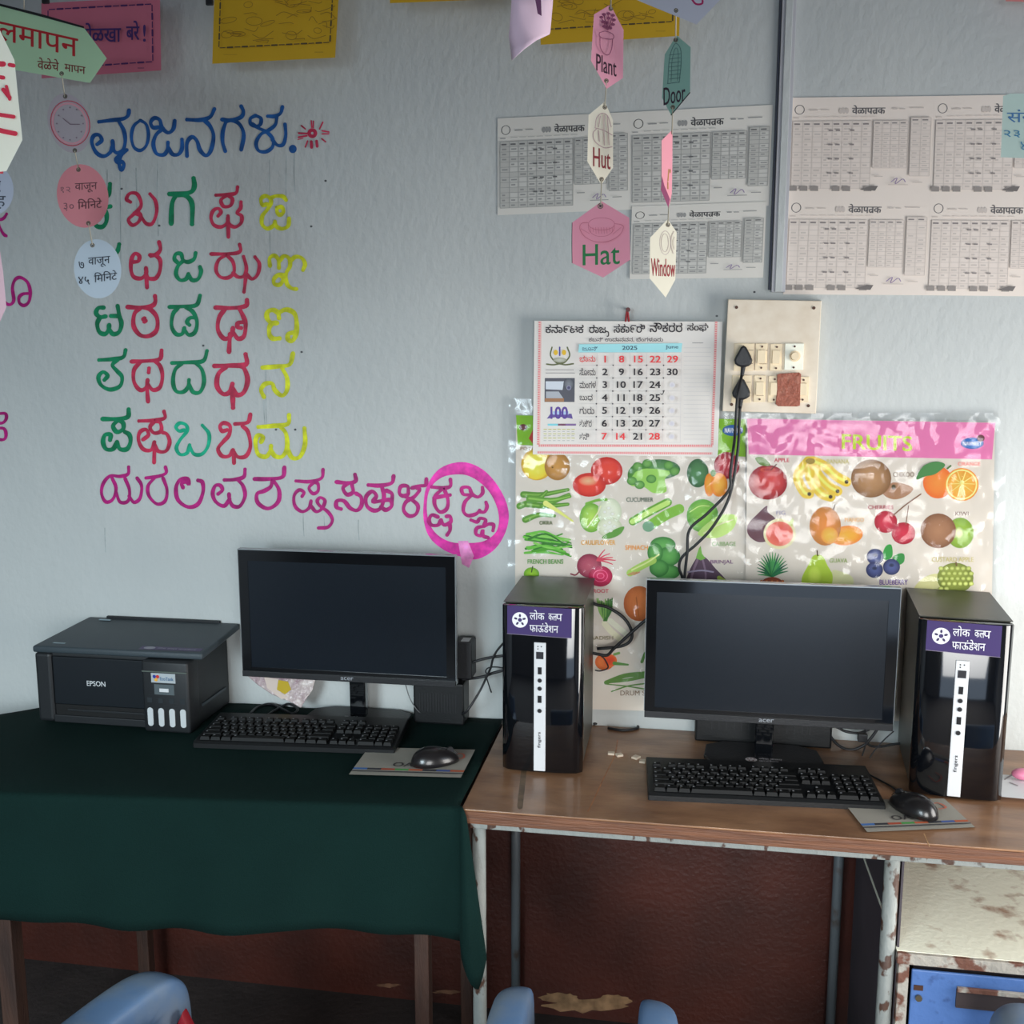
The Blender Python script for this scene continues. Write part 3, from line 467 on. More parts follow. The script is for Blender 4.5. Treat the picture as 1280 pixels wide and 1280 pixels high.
lab(i_,'DRUM STICK',265,1008,560,1044,(130,110,90)); i_.build('drumstick_picture', veg, PG)

fru = thing('fruit_chart', 'laminated fruit chart with a pink heading band above the right monitor', 'chart')
FF = Wall(-.0095); FV = FF
obj('paper', sheet_bm([(934,523),(1244,528),(1240,745),(1236,905),(930,895)], FF), M['chart'], fru)
obj('plastic_sleeve', sheet_bm([(930,517),(1258,516),(1252,905),(928,899)], Wall(-.012), .0003), M['sleeve'], fru)
i_ = Ink(FF, k6, 1.4); i_.poly([(52,50),(1220,70),(1205,242),(60,218)], (206,112,158)); i_.text('FRUITS', 500, 122, 828, 192, (176,196,40), .05, dy=12); i_.ell(1112,166,54,27,(40,110,180),(24,80,150)); i_.ell(1152,142,18,16,(96,50,56)); i_.text('NAVNEET',1068,158,1156,176,(226,230,236),.04)
i_.build('heading_band', fru, PG)
i_ = V(0,k6); i_.ell(150,350,92,82,(196,70,66),(130,20,30),hx=30,hy=-20); i_.ell(150,290,36,10,(150,30,36),(190,80,60)); i_.stroke([(165,290),(190,266)],5,(90,50,30)); i_.poly([(90,236),(130,234),(162,270),(115,268)],(90,120,50),True); i_.text('APPLE',180,236,250,254,(190,60,80),.035); i_.build('apple_picture', fru, PG)
i_ = V(0,k6)
for s_ in ([(340,250),(290,320),(320,395),(345,405)], [(345,250),(350,330),(400,400),(445,418)], [(355,250),(390,320),(440,370),(478,392)], [(365,250),(420,275),(470,320),(520,348)]): i_.stroke(s_, 46, (206,176,60)); i_.stroke(s_, 14, (226,204,100)); i_.ell(*s_[-1], 9, 9, (70,56,30))
i_.ell(350,250,22,14,(130,110,50)); i_.text('BANANA',428,242,532,262,(176,166,110),.035); i_.build('banana_picture', fru, PG)
i_ = V(0,k6); i_.poly([(690,400),(740,350),(832,375),(800,415),(740,430)],(150,110,80),True); i_.ell(636,332,95,90,(170,130,90),(120,84,50)); i_.ell(742,372,10,12,(70,60,30)); i_.text('CHIKOO',740,302,838,324,(130,110,90),.035); i_.build('chikoo_picture', fru, PG)
i_ = V(0,k6); i_.ell(950,350,70,76,(232,130,50),(206,96,30)); i_.ell(1062,360,80,78,(240,170,70),(226,130,40)); i_.ring(1062,360,70,68,7,(246,206,130)); i_.ell(1064,350,10,10,(250,220,160))
for t in range(10): i_.stroke([(1062,355),(1062+62*math.cos(t*.628),358+60*math.sin(t*.628))],3,(248,200,120))
i_.poly([(848,335),(880,275),(940,252),(985,268),(940,310),(890,322)],(50,100,50),True); i_.stroke([(995,285),(1010,272)],8,(60,90,40)); i_.text('ORANGE',1045,254,1150,272,(214,120,110),.035); i_.build('orange_picture', fru, PG)
i_ = V(0,k6); i_.poly([(145,460),(150,490),(190,530),(170,610),(110,632),(60,600),(55,550),(100,500)],(96,62,70),True); i_.ell(205,592,76,72,(190,170,130),(206,200,160)); i_.ell(205,592,64,58,(200,80,70),(206,110,90)); i_.poly([(245,545),(265,518),(272,525),(265,560)],(176,186,120)); i_.text('FIG',190,484,232,502,(150,140,160),.035); i_.build('fig_picture', fru, PG)
i_ = V(0,k6); i_.ell(520,600,78,46,(236,160,50),(206,120,40),rot=-8); i_.ell(420,556,74,92,(206,130,60),(170,110,50)); i_.ell(440,600,40,40,(206,170,70),(206,140,60)); i_.stroke([(458,478),(466,455)],6,(80,50,30)); i_.text('MANGO',512,516,602,536,(226,160,90),.035); i_.build('mango_picture', fru, PG)
i_ = V(0,k6); i_.ell(705,536,54,52,(190,50,70),(150,20,40)); i_.ell(788,590,56,52,(190,40,64),(150,20,40)); i_.stroke([(740,505),(800,455),(870,405)],6,(120,84,60)); i_.stroke([(800,548),(812,460)],4,(120,84,60)); i_.text('CHERRIES',622,458,740,476,(160,50,70),.035); i_.build('cherry_picture', fru, PG)
i_ = V(0,k6); i_.ell(1055,588,64,72,(140,170,60),(110,140,40)); i_.ell(1050,588,22,32,(216,214,160),(120,150,60)); i_.ell(952,578,84,82,(160,116,84),(116,76,50)); i_.text('KIWI',1032,488,1094,506,(130,104,90),.035); i_.build('kiwi_picture', fru, PG)
i_ = V(0,k6)
for j in range(18):
    a = -90+(j-9)*12; i_.stroke([(172,790),(172+40*math.cos(R(a)),770+50*math.sin(R(a))),(172+72*math.cos(R(a)),760+80*math.sin(R(a)))],13,random.choice([(30,100,60),(60,130,70),(20,80,56)]),taper=.8)
i_.ell(170,855,66,60,(150,80,50),(110,50,36))
for j in range(20): i_.ell(120+(j%5)*25+(j//5%2)*10,815+(j//5)*18,7,6,(196,110,50),(110,60,40))
i_.build('pineapple_picture', fru, PG)
i_ = V(0,k6); i_.poly([(450,770),(500,772),(550,800),(540,850),(450,870)],(196,196,150),True); i_.poly([(383,690),(410,700),(430,740),(455,790),(440,850),(380,865),(320,845),(310,800),(340,740),(360,700)],(160,184,60),True); i_.ell(370,790,34,50,(190,206,90),(160,184,60)); i_.stroke([(384,695),(382,672)],6,(80,60,40)); i_.text('GUAVA',440,708,524,728,(130,150,80),.035); i_.build('guava_picture', fru, PG)
i_ = V(0,k6)
i_.poly([(690,690),(705,650),(732,645),(735,700),(700,715)],(50,140,60),True); i_.poly([(735,705),(770,684),(792,690),(790,725),(760,738)],(50,130,60),True)
for a, b in ((655,700),(652,762),(732,748)): i_.ell(a,b,40,38,(80,90,140),(40,44,80)); i_.ell(a,b-8,14,10,(40,44,70),(70,80,120))
i_.text('BLUEBERRY',676,808,808,832,(96,70,130),.035); i_.build('blueberry_picture', fru, PG)
i_ = V(0,k6); i_.poly([(845,835),(900,790),(960,785),(960,860),(850,865)],(190,186,130),True); i_.ell(1032,800,86,72,(150,160,70),(110,120,50))
for j in range(26): i_.ell(965+(j%6)*26+(j//6%2)*12,755+(j//6)*24,12,10,(186,194,110),(130,140,60))
i_.stroke([(1038,740),(1036,728)],8,(90,70,40)); i_.text('CUSTARD APPLE',922,702,1118,724,(170,160,110),.035); i_.build('custard_apple_picture', fru, PG)

# ---- calendar
kc = (660, 390, 5.3333)
cal = thing('wall_calendar', 'paper month calendar hanging on a red nail above the vegetable chart', 'calendar')
FC = Card(785, 480, -.02)
obj('paper', sheet_bm([(668,401),(903,402),(897,571),(666,568)], FC, .004), mat('calendar_paper', (205, 200, 194), .6, k=1.45), cal)
i_ = Ink(FC, kc, 1.45); RD = (206, 60, 64); BK = (44, 40, 44); PK = (206, 120, 124)
i_.stroke([(82,62),(72,885)],18,(214,176,170),cap=False); i_.stroke([(1255,62),(1228,890)],18,(214,176,170),cap=False); i_.stroke([(70,890),(1230,895)],18,(214,176,170),cap=False); i_.stroke([(62,935),(1230,943)],16,(214,176,170),cap=False)
i_.rects([(76-6-.012*(y-60), y, 90-6-.012*(y-60), y+7) for y in range(66, 880, 15)]+[(1248-.033*(y-60), y, 1262-.033*(y-60), y+7) for y in range(66, 880, 15)]+[(x, 884, x+7, 898) for x in range(72, 1225, 14)]+[(x, 930+.006*x, x+7, 943+.006*x) for x in range(66, 1225, 14)], PK)
i_.text('ಕನಾ೯ಟಕ',118,85,370,140,BK,.03); i_.text('ರಾಜ',408,85,520,140,BK,.03); i_.stroke([(515,128),(535,134),(536,158),(528,162)],7,BK); i_.text('ಸಕಾ೯ರಿ',572,80,780,138,BK,.03); i_.text('ನೌಕರರ',812,72,1028,134,BK,.03); i_.text('ಸಂಘ',1062,74,1202,132,BK,.03)
i_.text('ಕಬನ್ ಉದಾನವನ, ಬೆಂಗಳೂರು',405,168,900,200,(90,86,90),.02)
i_.poly([(340,215),(1028,208),(1022,268),(336,272)], (150,204,220)); i_.text('ಜೂನ್',362,228,466,258,(70,100,120),.01); i_.text('2025',628,226,728,252,(50,70,90),.04); i_.text('June',918,222,1002,250,(60,80,100),.01)
colx = [460,568,680,792,905,1022]
def cx_(i, y): return colx[i]-(y-280)*.012
G_ = (150, 146, 146)
rows = [270, 355, 440, 527, 612, 698, 785, 870]
for y in rows: i_.rect(336, y-1, 1018, y+1, (188,184,182))
for i in range(6): i_.stroke([(cx_(i,272),272),(cx_(i,870),870)],2,(188,184,182),cap=False)
for i in range(5):
    for y in rows[1:-1]: i_.ell(cx_(i, y), y, 5, 5, (60,56,60), n=8)
names = ['ಭಾನು','ಸೋಮ','ಮಂಗಳ','ಬುಧ','ಗುರು','ಶುಕ್ರ','ಶನಿ']
for r_, nme in enumerate(names):
    y0 = rows[r_]+20; i_.text(nme, 344, y0, 344+[106,106,108,86,98,80,62][r_], y0+48, RD if r_ == 0 else (60,56,60), .01)
for c_ in range(5):
    for r_ in range(7):
        d = c_*7+r_+1
        if d > 30:
            i_.ell((cx_(c_, rows[r_])+cx_(c_+1, rows[r_]))/2, rows[r_]+46, 20, 18, (184,182,190), (200,196,196)); continue
        red = r_ == 0 or d in (14, 28, 7); s_ = str(d); xm = (cx_(c_, rows[r_])+cx_(c_+1, rows[r_]))/2; tm_ = textmesh(s_); w = 22*(tm_[3]-tm_[2])/(tm_[5]-tm_[4])*1.2
        i_.text(s_, xm-w, rows[r_]+22, xm+w, rows[r_]+66, RD if red else BK, .07)
i_.stroke([(885,545),(895,550),(908,525)], 6, (60,60,60))
for y in range(238, 870, 29): i_.rect(1038, y, 1220-(y-238)*.03, y+2, (180,176,174))
i_.rect(1095,204,1168,208,(130,126,126))
i_.build('month_page', cal)
i_ = Ink(FC, kc, 1.45)
i_.stroke([(160,235),(150,290),(185,335),(215,342)],9,(90,96,60)); i_.stroke([(262,235),(278,290),(245,335),(212,342)],9,(90,96,60)); i_.stroke([(125,348),(170,352),(210,346),(250,352),(302,345)],10,(96,100,70)); i_.stroke([(212,235),(212,290)],8,(60,50,140)); i_.ell(185,270,14,18,(220,170,50)); i_.ell(240,270,14,18,(220,170,50)); i_.ell(212,320,44,16,(180,180,170),(140,140,120))
i_.rect(118,384,305,389,(150,146,146)); i_.rect(118,405,312,410,(150,146,146)); i_.build('emblem', cal)
i_ = Ink(FC, kc, 1.45); i_.poly([(112,440),(312,440),(310,600),(110,600)], (84,84,92)); i_.poly([(118,462),(240,462),(230,520),(118,515)],(190,196,204)); i_.poly([(120,530),(205,530),(235,575),(120,578)],(160,164,170)); i_.ell(272,480,36,40,(120,124,130),(70,72,80)); i_.ell(272,505,16,16,(60,60,90),(150,150,170)); i_.poly([(112,575),(240,575),(240,598),(112,598)],(150,110,80)); i_.build('building_picture', cal)
i_ = Ink(FC, kc, 1.45); i_.poly([(125,712),(150,678),(290,678),(298,712),(230,700),(180,702)],(96,80,140)); i_.rect(165,662,270,684,(160,180,210)); i_.text('100',152,632,264,712,(88,66,138),.05)
i_.rect(132,745,200,758,(120,190,200)); i_.rect(200,745,250,758,(110,70,90)); i_.rect(250,745,320,758,(120,96,140))
i_.rects([(104+31*i, y, 104+31*i+22, y+4) for i in range(7) for y in (780, 810, 838)], (170,170,60)); i_.rects([(104+31*i, y, 104+31*i+18, y+3) for i in range(7) for y in (795, 824, 856)], (150,150,150)); i_.build('centenary_mark', cal)
nail = obj('calendar_nail', cyl(cyl(BM(), on_y(785, 387, 0), on_y(785, 387, -.03), .003, n=10), on_y(785, 387, -.03), on_y(785, 387, -.033), .005, n=10), mat('rusty_nail', (96, 40, 40), .5)); tag(nail, 'small dark nail in the wall carrying the month calendar', 'nail')
obj('hanging_loop', tube(BM(), [on_y(782, 402, -.022), on_y(784, 388, -.027), on_y(786, 402, -.022)], .0022), mat('red_thread', (150, 30, 40), .7), cal)

# ---- switch board
ks = (890, 360, 7.529)
sb = thing('switch_board', 'dirty cream electrical switch board with two black plugs above the fruit chart', 'switch board')
FS = Wall(-.03)
M['pvc'] = mat('aged_pvc', (198, 188, 172), .5, k=1.55, rgb2=(184, 170, 150), scale=30, sharp=(.3, .8))
M['ivory'] = mat('ivory_switch', (206, 188, 156), .4, k=1.45, var=.05, scale=40); M['bright_ivory'] = mat('fan_regulator_ivory', (226, 216, 190), .35, k=1.5)
M['screw'] = mat('rusted_screw', (84, 56, 44), .5, metal=.4)
obj('board', prism(BM(), [(910,374),(1027,376),(1020,517),(903,514)], FS, -.03, 0, bev=.0015), M['pvc'], sb)
def plate(name, x0, y0, x1, y1, m, th=.004, par=sb, a=0.0):
    q = [(x0, y0), (x1, y0), (x1-(y1-y0)*.035, y1), (x0-(y1-y0)*.035, y1)]; q = [(ks[0]+x/ks[2], ks[1]+y/ks[2]) for x, y in q]
    return obj(name, prism(BM(), q, FS, a, a+th, bev=.0006), m, par)
def screwat(x, y, par, a=.0, r=.0022):
    p = FS(ks[0]+x/ks[2], ks[1]+y/ks[2], a); return obj('screw', cyl(BM(), p, p+Vector((0, -.0018, 0)), r, n=10), M['screw'], par)
for x, y in ((230,182), (958,188), (184,1096), (906,1108)): screwat(x, y, sb, r=.0034)
for x0, y0, x1, y1 in ((412,522,524,775), (552,525,662,778), (398,822,508,1072), (534,828,640,1075), (800,835,915,1075)):
    s_ = plate('rocker_switch', x0, y0, x1, y1, M['ivory']); mx_, w = (x0+x1)/2, (x1-x0)*.34
    plate('rocker', mx_-w, y0+62, mx_+w, y1-65, M['ivory'], .004, s_, .004)
    bmk = BM()
    for yy in (y0+62, y1-66): box(bmk, *sorted((FS(ks[0]+(mx_-w)/ks[2], 1).x, FS(ks[0]+(mx_+w)/ks[2], 1).x)), -.0345, -.0335, FS(900, ks[1]+yy/ks[2]).z-.0007, FS(900, ks[1]+yy/ks[2]).z)
    obj('gap', bmk, M['screw'], s_)
    screwat(mx_+4, y0+30, s_, .004); screwat(mx_-5, y1-24, s_, .004)
for x0, y0, x1, y1 in ((212,522,398,778), (190,822,375,1078)): plate('socket', x0, y0, x1, y1, M['ivory'])
fr_ = plate('fan_regulator', 688, 522, 866, 772, M['bright_ivory'], .005)
p = FS(ks[0]+778/ks[2], ks[1]+642/ks[2], .005); obj('dial', cyl(cyl(BM(), p, p+Vector((0, -.004, 0)), .0115, n=24), p+Vector((0, -.004, 0)), p+Vector((0, -.012, 0)), .009, .008, n=24), M['ivory'], fr_)
screwat(778, 550, fr_, .005); screwat(768, 748, fr_, .005)
q = [(612,815),(640,805),(820,795),(838,810),(832,960),(828,1105),(800,1115),(620,1112),(598,1090),(612,960)]
tp_ = obj('brown_tape', prism(BM(), [(ks[0]+x/ks[2], ks[1]+y/ks[2]) for x, y in q], FS, .004, .0085, bev=.0008), mat('brown_packing_tape', (150, 82, 62), .45, k=1.2, rgb2=(176, 120, 100), scale=60, sharp=(.55, .75), bump=.6, bscale=90), sb)
tag(tp_, 'crumpled brown packing tape stuck over one socket')
M['black'] = mat('black_plastic', (30, 31, 34), .45, var=.1, scale=30, bump=.08, bscale=200)
M['cable'] = mat('black_cable_rubber', (27, 28, 31), .45)
def plug(x, y, label):
    t = thing('power_plug', label, 'plug', group='black plugs in the switch board')
    q = [(0,-130),(28,-110),(70,-30),(84,10),(78,45),(50,66),(22,76),(-22,76),(-55,66),(-80,45),(-88,10),(-70,-30),(-25,-110)]
    obj('plug_body', prism(BM(), [(ks[0]+(x+a)/ks[2], ks[1]+(y+b)/ks[2]) for a, b in q], FS, .004, .034, bev=.004), M['black'], t)
    c = FS(ks[0]+x/ks[2], ks[1]+(y+60)/ks[2], .02); d = FS(ks[0]+(x-14)/ks[2], ks[1]+(y+160)/ks[2], .024)
    obj('strain_relief', cyl(BM(), c, d, .0052, .0038, n=12), M['black'], t)
plug(296, 668, 'black three-pin plug in the upper socket of the switch board'); plug(276, 975, 'black three-pin plug in the lower socket of the switch board')
def cable(name, label, pts, r=.0035, Y=-.05, m=None, cat='cable', group=None):
    P = [on_y(p[0], p[1], p[2] if len(p) > 2 else Y) for p in pts]
    o = obj(name, tube(BM(), P, r), m or M['cable'], smooth=True); return tag(o, label, cat, group)
cable('power_cable', 'black power cable from the upper plug, left strand down to the right monitor', [(927,470,-.06),(922,495,-.085),(919,540,-.08),(917,560),(913,592),(911,613),(884,642),(862,662),(859,691),(855,729),(853,770,-.06)], .0032)
cable('power_cable', 'black power cable from the lower plug, right strand curving below the crossing', [(925,508,-.06),(924,530,-.06),(922,565),(912,620),(892,657),(872,679),(853,696),(849,710),(854,727),(857,770,-.05)], .0032, Y=-.045)

# ================================================================== BANNERS AND HANGING CARDS
def paper(name, label, cat, pts, fn, col, k=1.4, group=None, th=.0006, edge=None):
    t = thing(name, label, cat, group=group)
    obj('card', sheet_bm(pts, fn, th), [mat('card_stock', col, .7, k=k, var=.03, scale=12)], t)
    return t
def border(ink, pts, col, w=2.2, n=10):
    for a, b in zip(pts, pts[1:]+pts[:1]):
        d = math.hypot(b[0]-a[0], b[1]-a[1]); m_ = max(2, int(d/n))
        for i in range(m_):
            u = (i+.15)/m_; v = (i+.85)/m_; ink.stroke([(a[0]+(b[0]-a[0])*u, a[1]+(b[1]-a[1])*u), (a[0]+(b[0]-a[0])*v, a[1]+(b[1]-a[1])*v)], w*(1 if i % 2 else .6), col)
fp = Card(125, 45, -.09)
t = paper('question_poster', 'pink poster with dark border behind the green arrow banner', 'poster', [(51.6,4),(200,-4),(201.5,88),(52,98)], fp, (178, 96, 116))
i_ = Ink(fp, k=K); border(i_, [(60,12),(190,5),(191,77),(60,86)], (62,34,78)); i_.text('ओळखा', 96,29,151,53,(52,34,84),.03,dy=-1); i_.text('बरे', 158,26,174,50,(52,34,84),.03); i_.text('!',179,31,182,52,(52,34,84),.02); i_.rect(172,84.5,180,85.5,(90,50,80)); i_.build('lettering', t)
fy = Card(345, 35, -.09)
def yposter(label, q, fn, seed):
    t = paper('picture_poster', label, 'poster', q, fn, (184, 146, 22), group='yellow picture posters along the top')
    rnd = random.Random(seed); i_ = Ink(fn, k=K); LN = (120, 92, 30)
    (x0, y0), (x1, y1), (x2, y2), (x3, y3) = q
    f = lambda u, v: bil(q, u, v)
    border(i_, [f(.05, .05), f(.95, .05), f(.95, .84), f(.05, .84)], (66, 58, 40), 2.0, 9)
    for j in range(11):
        u, v = rnd.uniform(.1, .85), rnd.uniform(.3, .78); c = f(u, v)
        i_.ring(c[0], c[1], rnd.uniform(4, 11), rnd.uniform(2, 6), .7, LN, rot=rnd.uniform(-20, 20), n=14)
    for j in range(34):
        a = f(rnd.uniform(.08, .9), rnd.uniform(.2, .8)); i_.stroke([a, (a[0]+rnd.uniform(3, 18), a[1]+rnd.uniform(-5, 5)), (a[0]+rnd.uniform(10, 28), a[1]+rnd.uniform(-6, 6))], .8, LN)
    i_.poly([f(.35,.15), f(.55,.1), f(.6,.3), f(.4,.32)], (206,168,40)); i_.rects([(*f(.09, .91), f(.2, .91)[0], f(.2, .91)[1]+1.2), (*f(.83, .93), f(.9, .93)[0], f(.9, .93)[1]+1.2)], LN)
    i_.build('line_drawing', t); return t
yposter('yellow line-drawing poster above the painted heading, nearest the pink poster', [(269,-42),(426,-50),(419,72),(265.3,79.7)], fy, 1)
yposter('yellow poster showing only its lower edge at the top centre of the photo', [(484,-110),(642,-118),(640,-2),(487.5,4)], Card(560, 0, -.09), 2)
yposter('yellow line-drawing poster behind the hanging pink Plant card', [(670,-62),(852,-72),(849,45),(676,56)], Card(760, 20, -.09), 3)
for (x, y), lb in (((262, 3), 'small dark clip at the upper left corner of the yellow poster by the pink one'), ((57, 1), 'small dark clip on the upper edge of the pink poster')):
    p = on_y(x, y, -.093); tag(obj('poster_clip', box(BM(), p.x-.008, p.x+.008, p.y-.004, p.y+.004, p.z-.006, p.z+.012, bev=.002), M['black']), lb, 'clip', 'clips of the top posters')
ST = mat('white_string', (190, 180, 160), .8)
EY = mat('brass_eyelet', (110, 100, 80), .4, metal=.5)
def eyelet(fn, x, y, t, r=2.2, k=1):
    p = fn(x, y, .0003); i_ = Ink(fn, k=K); i_.ring(x, y, r*k, r, 1.3, (96,88,74), n=14); i_.ell(x, y, r*.6*k, r*.6, (60,60,60), n=10); i_.build('eyelet', t)
def string2(fa, a, fb, b, t): obj('string', tube(BM(), [fa(*a, .0006), fb(*b, .0006)], .0009, n=6), ST, t)
def string(fn, a, b, t): obj('string', tube(BM(), [fn(*a, .001), fn(*b, .001)], .0009, n=6), ST, t)
HG = 'cards hanging on strings in front of the wall'
# left mobile
f1 = Card(60, 55, -.62, -8)
t = paper('arrow_banner', 'pale green arrow shaped banner with large red lettering, upper left', 'banner', [(-70,-12),(0,6.5),(105,34.7),(133.5,73),(112.5,103.7),(22,88),(-70,72)], f1, (146, 172, 138), k=2.0, group=HG)
obj('dark_upper_edge', prism(BM(), [(-70,-14),(0,4.5),(50,17),(105,33),(105,35.4),(50,20.5),(0,7.5),(-70,-11)], f1, -.002, .002), M['black'], t)
i_ = Ink(f1, cD, K); i_.text('लमापन', -15, 140, 520, 262, (160,34,40), .02, dy=120); i_.text('वेळेचे', 250, 382, 392, 460, (110,40,36), .01, dy=14); i_.text('मापन', 430, 425, 568, 472, (110,40,36), .01, dy=22); i_.build('lettering', t); eyelet(f1, 77, 92, t); string(f1, (30,-120), (30,12), t)
f2 = Card(87, 154, -.62, -25)
def disc(label, cx, cy, rx, ry, rot, fn, col, top=None):
    pts = [(cx+rx*math.cos(a)*math.cos(R(rot))-ry*math.sin(a)*math.sin(R(rot)), cy+rx*math.cos(a)*math.sin(R(rot))+ry*math.sin(a)*math.cos(R(rot))) for a in [2*math.pi*i/36 for i in range(36)]]
    return paper('hanging_disc', label, 'card', pts, fn, col, group=HG)
t = disc('round white card printed with a red clock face, hanging under the green arrow banner', 86.5, 154, 26, 38, -17, f2, (176,164,168))
string2(f1, (77,92), f2, (81,121), t); i_ = Ink(f2, cD, K); i_.ring(468,822,128,152,7,(176,70,84),-18); i_.ring(466,824,112,136,14,(196,140,148),-18)
for h in range(12): a = R(h*30); i_.ell(466+88*math.cos(a), 824+108*math.sin(a), 6, 6, (130,110,120), n=6)
i_.stroke([(466,828),(420,790)],5,(110,90,100)); i_.stroke([(466,828),(530,828)],5,(110,90,100)); i_.build('clock_face', t); eyelet(f2, 81.5, 120.5, t); eyelet(f2, 93.5, 188, t)
f3 = Card(103, 245, -.62, -15)
t = disc('round pink card with two lines of dark lettering, hanging third in the left string', 103.3, 245, 32, 40, -12, f3, (216,130,136)); string2(f2, (93.5,188), f3, (98,212), t)
i_ = Ink(f3, cF, K); i_.text('१२', 440,196,512,240,(120,80,86),.0); i_.text('वाजून', 545,170,706,240,(96,60,64),.01,dy=-8); i_.text('३०', 462,312,536,370,(120,80,86),.0); i_.text('िमिनटे', 565,285,740,358,(96,60,64),.01,dy=-12); i_.build('lettering', t); eyelet(f3, 98, 212, t); eyelet(f3, 110.5, 279, t)
f4 = Card(122, 336, -.62, 8)
t = disc('round pale blue card with two lines of black lettering, lowest of the left string', 122, 336, 29.5, 37, -6, f4, (166,178,188)); string2(f3, (110.5,279), f4, (115.5,306), t)
i_ = Ink(f4, cF, K); i_.text('७', 572,738,612,788,(40,44,54),.01); i_.text('वाजून', 642,712,800,786,(40,44,54),.01,dy=-14); i_.text('४५', 570,848,652,906,(40,44,54),.01); i_.text('िमिनटे', 684,820,850,890,(40,44,54),.01,dy=-22); i_.build('lettering', t); eyelet(f4, 115.5, 306.5, t)
f5 = Card(5, 130, -1.15, 30)
t = paper('hanging_card', 'cream hexagonal card with blurred red lettering cut by the left photo edge', 'card', [(-62,75),(-35,5),(-8,20),(0,38),(18,75),(28,175),(8,214),(-40,218),(-62,170)], f5, (222,214,196), group=HG)
string(f5, (-8,-60), (-8,20), t); i_ = Ink(f5, k=K); RB = (170,40,60)
for s_, w in (([(-20,80),(4,80)],7), ([(12,81),(17,82)],5), ([(-10,95),(4,97)],5), ([(4,112),(12,122)],5), ([(8,108),(12,124)],4), ([(-10,142),(17,146)],5), ([(-10,160),(4,164),(19,167)],6)): i_.stroke(s_, w, RB)
i_.build('lettering', t)
f6 = Card(0, 238, -.9, 10)
t = disc('pale lilac round card cut by the left photo edge, below the cream hexagon', -6, 238, 23, 30, 0, f6, (152,158,172)); string(f6, (-6,120), (-6,208), t); i_ = Ink(f6, k=K); i_.text('सह', -20,245,7,261,(50,54,64),.01); i_.text('र',-4,226,1,240,(50,54,64),.01); i_.rect(-14,214,4,217,(190,60,70)); i_.build('lettering', t)
f7 = Card(0, 350, -1.2, 10); t = paper('hanging_card', 'pale pink sliver of a card at the left photo edge above the painted letter', 'card', [(-30,305),(0,314),(4,340),(8,384),(0,402),(-30,400)], f7, (196,160,168), group=HG); string(f7, (-12,120), (-12,306), t)
# right mobiles
f = Card(665, 30, -1.15, 40)
t = thing('hanging_card', 'bright pink curled card cut by the top photo edge, left of the Plant card', 'card', group=HG)
bmq = BM(); rows_ = [[(640,-25),(652,-26),(666,-27),(680,-28),(693,-28)], [(639,10),(650,9),(664,8),(679,6),(691,5)], [(636,45),(646,42),(660,38),(676,32),(689,28)], [(638,62),(646,58),(658,52),(673,44),(688,40)], [(639.5,75),(645,70),(655,61),(671,50),(687,43)]]
gv = [[bmq.verts.new(f(x, y, .02*math.sin(j*.8)*(i/4))) for j, (x, y) in enumerate(r_)] for i, r_ in enumerate(rows_)]
for a, b in zip(gv, gv[1:]):
    for j in range(4): bmq.faces.new((a[j], a[j+1], b[j+1], b[j]))
oc = obj('card', bmq, mat('pink_card', (222, 170, 184), .6, k=1.7), t, smooth=True); sm = oc.modifiers.new('thickness', 'SOLIDIFY'); sm.thickness = .0006
string(f, (668,-140), (668,-27), t); i_ = Ink(f, k=1.4); i_.lay = 240; i_.poly([(667,-10),(676,-10),(677,20),(672,17),(670,5)], (84,50,80)); i_.build('lettering', t)
def hexcard(label, pts, col, fn, word, box_, wc, pic=None, k=1.4, dy=0, skew=0, name='hanging_card', fold=None):
    t = paper(name, label, 'card', pts, fn, col, k=k, group=HG)
    i_ = Ink(fn, k=k)
    if word: i_.text(word, *box_, wc, .012, dy=dy, skew=skew); i_.build('lettering', t)
    if pic: i_ = Ink(fn, k=k); pic(i_); i_.build('line_drawing', t)
    return t
c7 = (610, 0, 4.414); c8 = (680, 200, 5.818)
def q7(p): return [(610+x/4.414, y/4.414) for x, y in p]
def q8(p): return [(680+x/5.818, 200+y/5.818) for x, y in p]
def pplant(i):
    i.T = c7; c = (130,70,96)
    for a, b in ((625,95),(640,80),(665,75),(690,85),(695,110),(635,120),(655,125),(690,135),(675,155),(640,145),(665,100)): i.ell(a, b, 11, 8, (120,60,90), n=8); i.stroke([(660,165),(a,b)],4,c)
    for s_ in ([(618,200),(620,260),(640,295),(665,302),(682,270),(688,215)], [(615,180),(650,172),(690,190),(688,215),(640,212),(616,200),(615,180)]): i.stroke(s_, 4, c)
fP = Card(760, 60, -.85, 40)
t = hexcard('pink hexagonal card with a potted plant drawing and the word Plant', q7([(675,25),(748,165),(745,430),(655,490),(568,335),(585,80)]), (206,140,158), fP, 'Plant', (745.5,67,770.5,88), (60,40,50), pplant, dy=8)
eyelet(fP, 763.5, 11, t); eyelet(fP, 758, 101, t); string(fP, (764,-20), (763.5,11), t)
def phut(i):
    i.T = c7; c = (176,150,150)
    for s_ in ([(592,700),(600,650),(630,625),(660,640),(680,700)], [(600,710),(580,735),(590,780),(640,815),(685,810)], [(590,705),(640,720),(685,745)], [(610,720),(615,780)], [(640,725),(642,800)], [(665,735),(668,800)], [(620,640),(610,700)], [(640,632),(640,715)], [(658,640),(665,730)]): i.stroke(s_, 4.5, c)
fH = Card(750, 180, -.85, 50)
t = hexcard('cream hexagonal card with a hut drawing and the word Hut', q7([(645,560),(690,665),(690,925),(625,1020),(548,890),(555,635)]), (214,208,190), fH, 'Hut', (741.5,184,763,208), (130,50,56), phut, dy=4, k=1.25)
eyelet(fH, 756, 134, t); eyelet(fH, 752, 224, t); string2(fP, (758,101), fH, (756,134), t)
